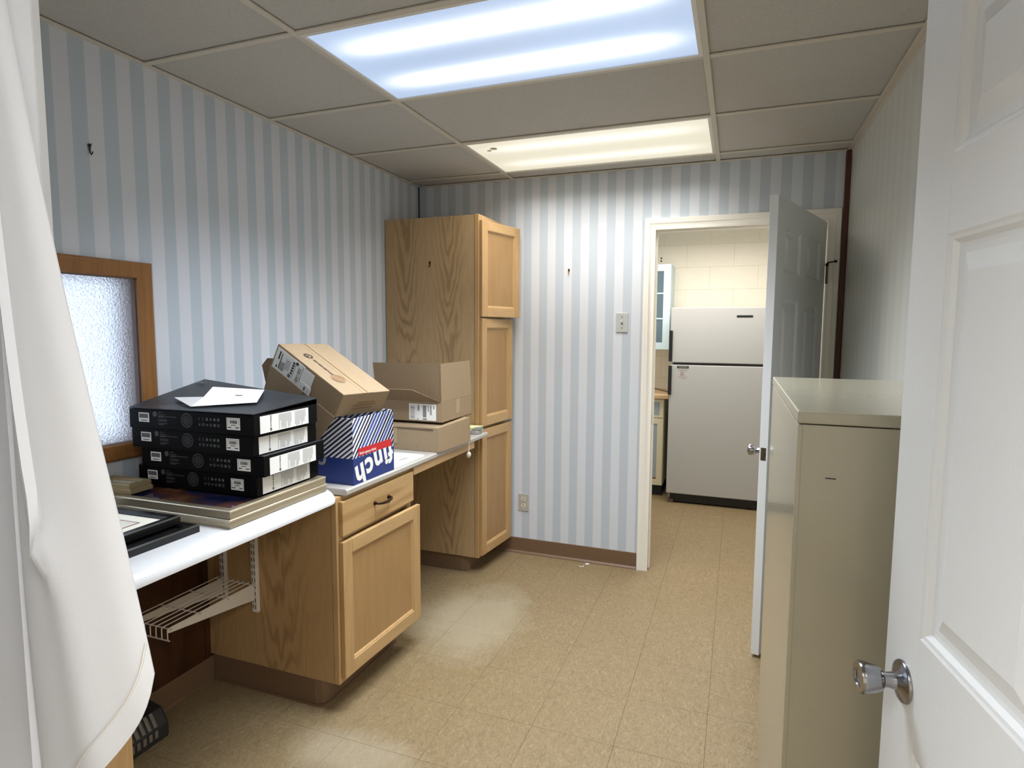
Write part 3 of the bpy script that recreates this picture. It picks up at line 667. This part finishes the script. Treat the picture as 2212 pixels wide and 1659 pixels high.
# ------------------------------------------------------------------ blue and white paper carton
pc = thing('paper_carton', (.45, -1.585, .8696), 'upside down blue and white striped paper carton lettered finch', 'box')
def stripe_mat():
    t = NT('blue striped carton print'); c = t.n('NewGeometry').outputs['Position']; sp = t.n('SeparateXYZ'); t.l(c, sp.inputs[0])
    nx = t.n('SeparateXYZ'); t.l(t.n('NewGeometry').outputs['Normal'], nx.inputs[0])
    front = t.math('GREATER_THAN', nx.outputs[0], .5)
    ph_f = t.math('SUBTRACT', t.math('MULTIPLY', sp.outputs[2], 38), t.math('MULTIPLY', sp.outputs[1], 42))
    ph_l = t.math('SUBTRACT', t.math('MULTIPLY', sp.outputs[2], 54), t.math('MULTIPLY', sp.outputs[0], 40))
    ph = t.math('ADD', t.math('MULTIPLY', ph_f, front), t.math('MULTIPLY', ph_l, t.math('SUBTRACT', 1, front)))
    fr_ = t.math('FRACT', ph); cell = t.math('FLOOR', ph)
    wn = t.n('TexWhiteNoise', noise_dimensions='1D'); t.l(cell, wn.inputs['W'])
    g = t.math('MULTIPLY', t.math('ADD', sp.outputs[1], 1.73), t.math('MULTIPLY', front, .9))
    duty = t.math('ADD', t.math('MULTIPLY_ADD', wn.outputs[0], .18, .40), g)
    s = t.math('LESS_THAN', fr_, duty)
    ink = t.mix(t.math('MULTIPLY', t.math('GREATER_THAN', wn.outputs[0], .62), t.math('MULTIPLY', front, 1)), S(20,30,66), S(48,80,150))
    up_ = t.mix(s, S(232,232,240), ink)
    band = t.math('LESS_THAN', sp.outputs[2], .972)
    t.set(t.mix(band, up_, S(30,52,120)), .42, 0, .4); return t.m
M_finch = stripe_mat()
px0, px1, py0, py1, pz0, pz1, pt = .228, .671, -1.727, -1.439, .8698, 1.128, .004
m = MB(); m.box(px0, px1, py0, py0+pt, pz0, pz1).box(px0, px1, py1-pt, py1, pz0, pz1).box(px0, px0+pt, py0+pt, py1-pt, pz0, pz1).box(px1-pt, px1, py0+pt, py1-pt, pz0, pz1).box(px0, px1, py0, py1, pz0, pz0+.004)
m.build('carton', M_finch, pc, bevel=.001, seg=1)
MB().box(px0-.0012, px1+.0012, py0-.0012, py0, pz0, .972).box(px1, px1+.0012, py0, py1, pz0, .972).build('blue_sleeve', plain('royal blue carton', S(30,52,120), .42), pc)
FF = frame_M((px1+.0018, (py0+py1)/2, .925), (0,1,0), (0,0,1), (1,0,0))
lb = MB(FF).box(-.112, .125, .052, .082, 0, .0006).build('red_label', M_red, pc)
text_mb('finch opaque digital', .0145, FF @ Matrix.Translation((-.105, .062, .001)), MB(), align='LEFT', bold=.0003).build('label_lettering', M_paper, lb)
lt_ = MB(); text_mb('finch', .122, FF @ Matrix.Translation((-.002, .006, .0004)) @ Matrix.Rotation(PI + math.radians(14), 4, 'Z'), lt_, space=1.14, bold=.0045, shear=.0)
me_cut = [p for p in lt_.v]
lt_.v = [Vector((p.x, max(min(p.y, py1), py0), max(p.z, pz0+.001))) for p in lt_.v]
lt_.build('lettering', M_paper, pc)
FL = frame_M((.50, py0-.0018, .935), (1,0,0), (0,0,1), (0,-1,0))
text_mb('c', .09, FL @ Matrix.Translation((.03, .02, 0)) @ Matrix.Rotation(PI, 4, 'Z'), MB(), bold=.002).build('side_lettering', M_ink_soft, pc)

# ------------------------------------------------------------------ cardboard boxes
def sticker(parent, M, x0, x1, y0, y1, seed, name='shipping_label', cols=(.0,)):
    q = MB(M).box(x0, x1, y0, y1, 0, .0008).build(name, M_paper, parent); return q
# tilted box leaning on the striped carton
wv = Vector((.1514, 6.4776, -2.0389)); th = wv.length; RM = Matrix.Rotation(th, 4, wv / th)
TM = Matrix.Translation((.2658, -1.6986, 1.3200)) @ RM
LL, WW, HH = .398, .2602, .098
tb = bpy.data.objects.new('cardboard_box', None); COL.objects.link(tb); tb.matrix_basis = TM
tag(tb, 'tilted cardboard shipping box leaning over the blue striped carton', 'box')
TM = TM.copy(); c_ = .004
m = MB(TM); m.box(0, LL, 0, c_, 0, HH).box(0, LL, WW-c_, WW, 0, HH).box(0, c_, c_, WW-c_, 0, HH).box(LL-c_, LL, c_, WW-c_, 0, HH).box(0, LL, 0, WW/2-.001, HH-.003, HH).box(0, LL, WW/2+.001, WW, HH-.003, HH)
m.build('carton', M_card, tb, bevel=.0015, seg=1)
MB(TM).box(0, LL, WW/2-.022, WW/2+.028, HH, HH+.0006).build('tape', M_tape, tb)
MB(TM).box(.002, LL-.002, WW/2-.0018, WW/2+.0018, HH+.0004, HH+.0010).build('top_seam', M_ink_brown, tb)
# open bottom flaps: one hangs on the near long side, one on the high end
MB(TM).hexa([(.02,-.006,-.135), (LL-.03,-.006,-.135), (LL-.03,-.002,-.135), (.02,-.002,-.135), (.0,-.003,0), (LL,-.003,0), (LL,.001,0), (.0,.001,0)]).build('near_flap', M_card, tb)
inv = TM.inverted()
hx = [inv @ Vector(p) for p in ((.272,-1.695,1.135), (.276,-1.695,1.135), (.306,-1.45,1.135), (.302,-1.45,1.135))]
MB(TM).hexa([hx[0], hx[1], hx[2], hx[3], Vector((0,0,.0)), Vector((c_,0,.0)), Vector((c_,WW,.0)), Vector((0,WW,.0))]).build('end_flap', M_card_in, tb)
MB(TM).hexa([(-.05,.004,-.03), (0,.004,-.08), (0,.008,-.08), (-.05,.008,-.03), (-.035,.004,.012), (0,.004,.03), (0,.008,.03), (-.035,.008,.012)]).build('torn_flap', M_card_in, tb)
Ft = TM @ Matrix.Translation((0, 0, HH+.0010))
e1 = MB(); ring(e1, Ft, .105, .068, .012, .0195, 20); text_mb('B', .016, Ft @ Matrix.Translation((.105, .065, 0)), e1, bold=.001); e1.build('round_stamp', M_ink_brown, tb)
e2 = MB(); ring(e2, Ft, .285, .072, .027, .031, 28); ring(e2, Ft, .285, .072, .0, .024, 24); e2.build('faint_stamp', M_ink_brown2, tb)
e3 = MB(); text_mb('ECO BOX RECYCLE', .0135, Ft @ Matrix.Translation((.195, .070, 0)), e3, bold=.0007); e3.build('printed_line', M_ink_brown, tb)
Fs = TM @ frame_M((0, -.0012, 0), (1,0,0), (0,0,1), (0,-1,0))
lb = MB(Fs).box(.010, .180, .001, HH-.008, 0, .0008).box(.180, .238, .030, HH-.012, 0, .0008).build('shipping_label', M_paper, tb)
lb2 = MB(Fs).box(.178, .244, -.028, .032, .0008, .0016).build('return_label', M_paper, tb)
Fi = Fs @ Matrix.Translation((0, 0, .0012)); ink = MB(); gr = MB(); rr = random.Random(5)
rect(ink, Fi, .028, .036, .046, .080); rect(ink, Fi, .028, .036, .010, .020); rect(ink, Fi, .043, .048, .012, .076); rect(ink, Fi, .128, .130, .010, .086); rect(ink, Fi, .130, .142, .074, .086)
for k in range(5): rect(ink, Fi, .112, .124, .026+.011*k, .034+.011*k)
rect(ink, Fi, .170, .172, .02, .086); ink.build('label_print', M_ink, lb)
for k in range(6): rect(gr, Fi, .050+.004*k, .0525+.004*k, .010, .030+rr.random()*.02)
for k in range(4): rect(gr, Fi, .076+.007*k, .0785+.007*k, .020+.01*rr.random(), .070)
rect(gr, Fi, .104, .120, .008, .022)
for k in range(16): rect(gr, Fi, .147, .164, .008+.0042*k, .008+.0042*k+rr.choice((.0014,.003)))
gr.build('label_barcode', M_ink_mid, lb)
Fi = Fs @ Matrix.Translation((0, 0, .0020)); ink = MB(); rect(ink, Fi, .208, .222, -.016, .0); rect(ink, Fi, .205, .214, .006, .022); rect(ink, Fi, .228, .230, -.02, .02); ink.build('label_print', M_ink_mid, lb2)
MB(Fs).box(.33, .338, -.115, -.075, .004, .0055).build('tape_tail', M_tape, tb)
Fe = TM @ frame_M((LL+.0008, 0, 0), (0,1,0), (0,0,1), (1,0,0)); e4 = MB()
for yy, a, b in ((.052,.09,.19), (.040,.07,.20), (.026,.075,.185)): rect(e4, Fe, a, b, yy, yy+.006)
e4.build('end_print', M_ink_brown2, tb)
# lower carton at the far end
cb = thing('cardboard_box', (.48, -.9, .8696), 'shallow cardboard box lying on the worktop beneath another box', 'box')
cxl, cxr, cy0, cy1, cz0, cz1 = .24, .690, -1.062, -.735, .8697, .990
skew = .02
MB().hexa([(cxl,cy0,cz0), (cxr,cy0,cz0), (cxr+skew,cy1,cz0), (cxl+skew,cy1,cz0), (cxl,cy0,cz1), (cxr-.004,cy0+.002,cz1), (cxr+skew-.004,cy1,cz1+.01), (cxl+skew,cy1,cz1+.01)]).build('carton', M_card, cb, bevel=.002)
MB().hexa([(.42,cy0-.0012,cz0+.03), (.46,cy0-.0012,cz0+.03), (.46,cy0-.0004,cz0+.03), (.42,cy0-.0004,cz0+.03), (.42,cy0-.0012,cz1-.002), (.46,cy0-.0012,cz1-.002), (.46,cy0-.0004,cz1-.002), (.42,cy0-.0004,cz1-.002)]).build('tape', M_tape, cb)
MB().box(cxl+.06, cxr-.03, cy0-.0014, cy0-.0002, cz1-.012, cz1-.009).build('flap_line', M_ink_brown, cb)
# open carton on top
ob = thing('cardboard_box', (.47, -.8, 1.0), 'open cardboard box with raised flaps and white shipping label', 'box')
ox0, ox1, oy0, oy1, oz0, oz1, oz2 = .26, .672, -.992, -.640, 1.003, 1.108, 1.296
m = MB(); m.box(ox0, ox1, oy0, oy0+c_, oz0, oz1).box(ox0, ox1, oy1-c_, oy1, oz0, oz1).box(ox0, ox0+c_, oy0+c_, oy1-c_, oz0, oz1).box(ox1-c_, ox1, oy0+c_, oy1-c_, oz0, oz1).box(ox0, ox1, oy0, oy1, oz0, oz0+.004)
m.build('carton', M_card, ob, bevel=.001, seg=1)
MB().hexa([(ox1-c_,oy0,oz1+.001), (ox1,oy0,oz1+.001), (ox1,oy1,oz1+.001), (ox1-c_,oy1,oz1+.001), (ox1-.010,oy0+.004,oz2), (ox1-.006,oy0+.004,oz2), (ox1-.008,oy1-.006,oz2), (ox1-.012,oy1-.006,oz2)]).build('right_flap', M_card, ob)
MB().hexa([(ox0+.035,oy0+.006,oz1), (ox1-.005,oy0+.006,oz1), (ox1-.005,oy0+.010,oz1), (ox0+.035,oy0+.010,oz1), (ox0+.012,oy0+.008,oz2-.002), (ox1-.011,oy0+.008,oz2-.002), (ox1-.011,oy0+.012,oz2-.002), (ox0+.012,oy0+.012,oz2-.002)]).build('raised_panel', M_card_in, ob)
MB().hexa([(ox0,oy0-.002,oz1-.001), (ox1-.006,oy0-.002,oz1-.001), (ox1-.006,oy0+.002,oz1-.001), (ox0,oy0+.002,oz1-.001), (ox0,oy0-.075,oz1+.062), (ox1-.125,oy0-.075,oz1+.062), (ox1-.125,oy0-.071,oz1+.064), (ox0,oy0-.071,oz1+.064)]).build('near_flap', M_card_in, ob)
MB().box(ox1-.0002, ox1+.0006, -.835, -.79, oz0+.03, oz1-.004).build('tape', M_tape, ob)
Fo = frame_M((0, oy0-.0004, 0), (1,0,0), (0,0,1), (0,-1,0))
lb = MB(Fo).box(.488, .640, 1.012, 1.094, 0, .0008).build('shipping_label', M_paper, ob)
Fi = Fo @ Matrix.Translation((0, 0, .0012)); ink = MB(); gr = MB()
for k in range(14): rect(gr, Fi, .496, .520, 1.018+.005*k, 1.018+.005*k+rr.choice((.002,.0036)))
for k in range(12): rect(ink, Fi, .566, .586, 1.028+.005*k, 1.0318+.005*k)
rect(gr, Fi, .537, .547, 1.058, 1.088); rect(gr, Fi, .594, .600, 1.056, 1.088); rect(gr, Fi, .606, .616, 1.040, 1.088); rect(gr, Fi, .566, .588, 1.014, 1.023); rect(gr, Fi, .624, .632, 1.07, 1.088); rect(ink, Fi, .536, .540, 1.014, 1.022)
ink.build('label_print', M_ink_mid, lb, kind='stuff'); gr.build('label_barcode', M_ink_soft, lb)

# ------------------------------------------------------------------ papers, pad, cord on the worktop
def sheet(x, y, z, deg, wd, dp, m, label, bow=.0, cat='paper', grp=None):
    mb = MB(flat_M(x, y, z, deg)); n = 6
    top = [(wd*i/n, s*dp/2, bow*math.sin(PI*i/n)) for i in range(n+1) for s in (-1, 1)]
    vs = top + [(a, b, c-.0008) for a, b, c in top]; k = 2*(n+1)
    fs = [(2*i, 2*i+2, 2*i+3, 2*i+1) for i in range(n)] + [(k+2*i, k+2*i+1, k+2*i+3, k+2*i+2) for i in range(n)] + [(2*i, k+2*i, k+2*i+2, 2*i+2) for i in range(n)] + [(2*i+1, 2*i+3, k+2*i+3, k+2*i+1) for i in range(n)] + [(0,1,k+1,k), (k-2,2*k-2,2*k-1,k-1)]
    mb.add(vs, fs); return tag(mb.build('paper_sheet', m, smooth=False), label, cat, grp)
mb = MB(); mb.prism([(.33,-1.43), (.33,-1.13), (.62,-1.13), (.650,-1.137), (.665,-1.16), (.668,-1.20), (.668,-1.43)], .8698, .8722)
tag(mb.build('paper_liner', plain('matte liner sheet', S(204,205,206), .5), bevel=.0008, seg=1), 'white rounded liner sheet on the worktop between carton and boxes', 'sheet')
sheet(.36, -1.30, .8738, 4, .245, .19, M_paper, 'white paper lying under the folded leaflet beside the striped carton')
lf = sheet(.40, -1.245, .8758, -12, .21, .13, M_paper, 'folded white leaflet with a red mark beside the striped carton', .007)
MB(flat_M(.40, -1.245, .8758, -12)).add([(.06,-.04,.0068), (.12,-.05,.0074), (.10,-.015,.0074)], [(0,1,2)]).build('red_mark', plain('faded red mark', S(206,160,150), .6), lf)
tag(MB(flat_M(.585, -.545, .8702, 8)).box(0, .085, 0, .10, 0, .022).build('paper_tray', plain('grey tray', S(170,166,164), .5), bevel=.004), 'small grey white paper tray at the far end of the worktop', 'tray')
np_ = tag(MB(flat_M(.578, -.535, .8926, 8)).box(0, .088, 0, .085, 0, .014).build('note_pad', M_yellow, bevel=.001, seg=1), 'pale yellow note pad at the far end of the worktop', 'note pad')
MB(flat_M(.578, -.535, .8926, 8)).hexa([(.05,-.012,.002), (.10,-.006,.002), (.10,.05,.004), (.06,.0,.004), (.05,-.010,.006), (.098,-.004,.016), (.10,.05,.018), (.06,.0,.016)]).build('curled_cover', plain('green grey cover', S(130,136,124), .6), np_)
cl = thing('cord_plug', (.69, -.715, .80), 'white cord plug dangling over the worktop edge', 'plug')
MB().tube([(.655, -.705, .8735), (.684, -.713, .8745), (.691, -.715, .868), (.691, -.716, .83), (.690, -.717, .805)], .0032, 8).build('cord', M_white, cl, smooth=True)
MB().lathe([(-.018,.003), (-.014,.009), (-.004,.0125), (.006,.0125), (.014,.008), (.017,.003)], (.690, -.717, .792), (.3,-.2,1), 14).build('plug_body', M_white, cl, smooth=True)

# laptop silhouette print on the top box
pl = MB(); pl.M = TB
def P_(x, y): return (x, y)
scr = [(.232,.031), (.400,.142), (.296,.300), (.106,.252), (.175,.141)]
lid_poly(pl, scr); pl.build('laptop_print', M_paper, topbox)
pl = MB(); lid_poly(pl, [(.175,.141), (.078,.108), (.232,.031)], .0014); pl.build('laptop_keyboard_print', plain('silver keyboard print', S(206,206,208), .5), topbox)
pl = MB(); lid_poly(pl, [(.264,.188), (.290,.196), (.286,.207), (.262,.198)], .0018); pl.build('laptop_mark', M_ink_mid, topbox)
pl = MB(); lid_poly(pl, [(.012,.272), (.045,.288), (.050,.283), (.017,.267)], .0016); lid_poly(pl, [(.020,.290), (.042,.270), (.038,.268), (.016,.287)], .0017); pl.build('corner_mark', M_ink_dim, topbox)

# ------------------------------------------------------------------ wire shelf under the worktop
ws = thing('wire_shelf', (.19, -1.82, .35), 'white wire shelf on slotted standards under the worktop', 'shelf')
for xs in (.108, .270):
    sd = MB().box(xs-.013, xs+.013, -1.834, -1.817, .345, .838).build('standard', M_wirewhite, ws, bevel=.002)
    sl = MB()
    for k in range(17): sl.box(xs-.0075, xs-.0045, -1.8346, -1.833, .36+.0275*k, .376+.0275*k).box(xs+.0045, xs+.0075, -1.8346, -1.833, .36+.0275*k, .376+.0275*k)
    sl.build('slots', M_ink, sd, kind='stuff')
    MB().prism([(-1.835,.462), (-2.215,.462), (-2.222,.455), (-2.215,.446), (-1.90,.405), (-1.835,.395)], xs-.002, xs+.002, 'x').build('bracket', M_wirewhite, ws, bevel=.001, seg=1)
for k in range(8):
    x = .098 + .0262*k
    MB().tube([(x, -1.842, .4685), (x, -2.225, .4685), (x, -2.229, .4645), (x, -2.229, .430)], .0021, 6).build('wire', M_wirewhite, ws, smooth=True)
for y, z in ((-1.850,.4645), (-1.975,.4645), (-2.10,.4645), (-2.220,.4645), (-2.231,.430)):
    MB().tube([(.088, y, z), (.292, y, z)], .0026, 6).build('cross_wire', M_wirewhite, ws, smooth=True)

# vented black box on the floor
vb = thing('vented_box', (.10, -2.26, 0), 'small black vented appliance on the floor under the worktop', 'appliance')
MB().prism([(.016,.0), (.150,.0), (.150,.055), (.120,.105), (.016,.125)], -2.50, -2.135, 'y').build('housing', plain('dark grey plastic', S(44,44,44), .4), vb, bevel=.008)
for k in range(14):
    y = -2.485 + .0225*k
    MB().hexa([(.147,y,.062), (.1505,y,.062), (.1505,y+.012,.062), (.147,y+.012,.062), (.122,y,.106), (.1255,y,.106), (.1255,y+.012,.106), (.122,y+.012,.106)]).build('slat', plain('grey vent slat', S(118,112,102), .5) if k == 0 else bpy.data.materials['grey vent slat'], vb)
    MB().box(.148, .1525, y, y+.012, .022, .048).build('slat', bpy.data.materials['grey vent slat'], vb)

# ------------------------------------------------------------------ metal cabinet by the right wall
mc = thing('metal_cabinet', (2.34, -1.92, 0), 'tall beige metal cabinet between the two white doors', 'cabinet')
mx0, mx1, my0, my1, mz = 2.138, 2.538, -2.365, -1.475, 1.317
MB().box(mx0+.002, mx1, my0+.004, my1-.004, .02, mz-.026).build('carcass', M_beige, mc, bevel=.003)
MB().box(mx0-.001, mx1, my0, my1, mz-.024, mz).build('top_cap', M_beige, mc, bevel=.004, seg=3)
MB().box(mx0, mx0+.009, my0+.0015, my1-.0015, .02, mz-.0265).build('front_panel', M_beige, mc, bevel=.003)
MB().box(mx0+.02, mx1-.02, my0+.02, my1-.02, 0, .02).build('plinth', M_black, mc)
MB().box(mx0+.052, mx0+.070, my0+.0030, my0+.0038, 1.189, 1.191).build('scratch', M_ink, mc)

# ------------------------------------------------------------------ wall fittings
sw = thing('light_switch', (1.372, 0, 1.509), 'grey metal toggle light switch plate on the striped back wall', 'switch')
MB().prism([(1.337,1.451), (1.407,1.451), (1.407,1.567), (1.337,1.567)], -.006, -.0005, 'y').build('plate', plain('pewter plate', S(196,200,200), .35, .2), sw, bevel=.003)
MB().box(1.367, 1.377, -.0064, -.0058, 1.496, 1.522).build('slot', M_ink_mid, sw)
MB().prism([(-.006,1.503), (-.018,1.515), (-.016,1.520), (-.006,1.514)], 1.3685, 1.3755, 'x').build('toggle', M_white, sw)
for z in (1.477, 1.541): MB().lathe([(0,.0035), (.001,.003)], (1.372, -.006, z), (0,-1,0), 10).build('screw', M_ink, sw)
ol = thing('wall_outlet', (.756, 0, .341), 'worn duplex wall outlet low on the striped back wall', 'outlet')
MB().box(.720, .790, -.006, -.0005, .284, .398).build('plate', plain('worn outlet plate', S(176,175,170), .4), ol, bevel=.003)
for zc in (.319, .363):
    r_ = MB().lathe([(0,.0165), (.0015,.0165), (.002,.0155)], (.755, -.006, zc), (0,-1,0), 20).build('receptacle', plain('almond receptacle', S(214,204,186), .4), ol)
    MB().box(.7475, .7495, -.0087, -.0079, zc-.009, zc+.001).box(.7605, .7625, -.0087, -.0079, zc-.009, zc+.001).lathe([(0,.0032), (.0006,.0032)], (.755, -.0082, zc+.008), (0,-1,0), 10).build('slots', M_ink, r_)
MB().lathe([(0,.003), (.001,.0025)], (.755, -.006, .341), (0,-1,0), 10).build('screw', M_steel, ol)
def hook(x, y, z, nrm, label, m):
    n_ = Vector(nrm); s_ = Vector((0,0,1)).cross(n_)
    o = thing('picture_hook', (x, y, z), label, 'hook')
    b = Vector((x, y, z)) + n_*.0015
    MB(frame_M(b, s_, n_, (0,0,1))).prism([(-.006,.014), (0,.019), (.006,.014), (.002,-.006), (-.002,-.006)], -.001, .001, 'y').build('plate', m, o)
    MB().tube([b+Vector((0,0,.0)), b+n_*.002-Vector((0,0,.012)), b+n_*.008-Vector((0,0,.018)), b+n_*.013-Vector((0,0,.012)), b+n_*.013-Vector((0,0,.008))], .002, 8).build('hook', m, o, smooth=True)
    MB().tube([b+Vector((0,0,.010)), b+n_*.010+Vector((0,0,.016))], .0018, 6).build('nail', M_ink_brown, o)
hook(1.039, -.0005, 1.819, (0,-1,0), 'small brass picture hook on the striped back wall', M_brass)
hook(.308, -.4255, 1.845, (0,-1,0), 'tiny bronze hook on the side of the tall pantry', M_bronze)
hook(.0005, -2.199, 2.052, (1,0,0), 'black and white wall hook high on the left striped wall', plain('black and white hook', S(40,40,42), .3))
tag(MB().lathe([(0,.010), (.016,.010), (.024,.008), (.028,.003)], (.285, -.30, 2.1165), (0,0,1), 12).build('plastic_stopper', M_white, smooth=True), 'small white plastic cap on top of the tall pantry', 'cap')
# floor scraps
tag(MB(flat_M(1.186, -.050, .0002, 30)).box(0, .022, 0, .012, 0, .006).build('paper_scrap', M_paper, bevel=.001, seg=1), 'white paper scrap against the brown cove base', 'scrap')
tag(MB().tube([(1.150, -.085, .0025), (1.165, -.098, .004), (1.180, -.088, .0025), (1.178, -.07, .0025)], .0022, 6).build('plastic_scrap', M_paper, smooth=True), 'curled white plastic scrap lying on the vinyl floor', 'scrap')
# block wall marks and holes in the kitchen
ms = MB()
for z in (2.100, 2.126): ms.lathe([(0,.008), (.001,.006)], (1.334, KY-.001, z), (0,-1,0), 10)
ms.build('screw_holes', M_ink, wk)

# ------------------------------------------------------------------ curtain at the front, left of the doorway
cu = thing('curtain', (1.2, -3.2, 2.2), 'plain white curtain hanging at the near left with stitched hem', 'curtain')
def cur_M():
    t = NT('white cotton curtain'); c = t.coord('Object', (1,1,1)); wv_ = t.noise(c, 900, 2, .6); w2 = t.noise(t.coord('Object', (120,120,900)), 1, 2)
    t.set(S(228,230,235), .85, 0, .15); t.b.inputs['Sheen Weight'].default_value = .2; t.bump(t.math('ADD', wv_, w2), .15, .001)
    t.b.inputs['Subsurface Weight'].default_value = 0
    return t.m
M_cur = cur_M()
def xr(z): return 1.458 - .227*(z-1.08) - .03*max(0, (1.80-z)/.72)*0
cols = []
NS, NZ = 34, 44
zs_top = 2.26
def hem(s): return 1.072 - .215*s + .030*math.exp(-s/.05)
vs = []; SS = [i/(NS-1) for i in range(NS)]
ext = [(1.2575, -3.196), (1.2590, -3.175), (1.268, -3.150), (1.262, -3.138), (1.235, -3.136), (1.222, -3.150), (1.212, -3.138), (1.17, -3.120), (1.10, -3.150), (1.02, -3.120)]
for s in SS:
    hz = hem(s); col = []
    for k in range(NZ):
        z = zs_top + (hz - zs_top)*k/(NZ-1)
        x = xr(z) + (1.262 - xr(z))*s
        up_part = max(0, min(1, (z-1.20)/.10))
        y = -3.200 - .010*math.sin(PI*s) - up_part*.013*math.exp(-((s-.50)/.16)**2) * (1 if s > .5 else .35) - (1-up_part)*.008*math.exp(-((s-.42)/.15)**2) - .012*math.exp(-((s-.50)/.09)**2)*math.exp(-((z-1.240)/.022)**2)
        y += .012*s**12 + .010*(1-s)**14 + .004*math.sin(7*z+3*s)
        col.append((x, y, z))
    cols.append(col)
for e in ext:
    hz = .87; cols.append([(e[0] + .03*(1.1-(zs_top+(hz-zs_top)*k/(NZ-1)))*0, e[1], zs_top+(hz-zs_top)*k/(NZ-1)) for k in range(NZ)])
m = MB(); nn = len(cols)
back = [[(x - .0005, y + .0016, z) for x, y, z in c] for c in cols]
vs = [p for c in cols for p in c] + [p for c in back for p in c]; K = nn*NZ
fs = [(i*NZ+k, i*NZ+k+1, (i+1)*NZ+k+1, (i+1)*NZ+k) for i in range(nn-1) for k in range(NZ-1)] + [(K+i*NZ+k, K+(i+1)*NZ+k, K+(i+1)*NZ+k+1, K+i*NZ+k+1) for i in range(nn-1) for k in range(NZ-1)]
fs += [(k, K+k, K+k+1, k+1) for k in range(NZ-1)] + [((nn-1)*NZ+k, (nn-1)*NZ+k+1, K+(nn-1)*NZ+k+1, K+(nn-1)*NZ+k) for k in range(NZ-1)]
fs += [(i*NZ+NZ-1, K+i*NZ+NZ-1, K+(i+1)*NZ+NZ-1, (i+1)*NZ+NZ-1) for i in range(nn-1)] + [(i*NZ, (i+1)*NZ, K+(i+1)*NZ, K+i*NZ) for i in range(nn-1)]
m.add(vs, fs); m.build('cloth', M_cur, cu, smooth=True)
# stitched hem line a few centimetres above the lower edge
pts = []
for c in cols[:NS]:
    z = c[-1][2] + .034
    for k in range(NZ-1):
        if c[k][2] >= z >= c[k+1][2]:
            f = (c[k][2]-z)/(c[k][2]-c[k+1][2]); pts.append(tuple(c[k][i]+(c[k+1][i]-c[k][i])*f - (.0016 if i == 1 else 0) for i in range(3)))
MB().tube(pts, .0014, 6).build('hem_stitching', M_white, cu, smooth=True)
MB().tube([(.6, -3.205, 2.275), (1.30, -3.205, 2.275)], .009, 10).box(.62, .64, -3.38, -3.20, 2.268, 2.282).box(1.26, 1.28, -3.38, -3.20, 2.268, 2.282).build('rod', M_white, cu, smooth=True)
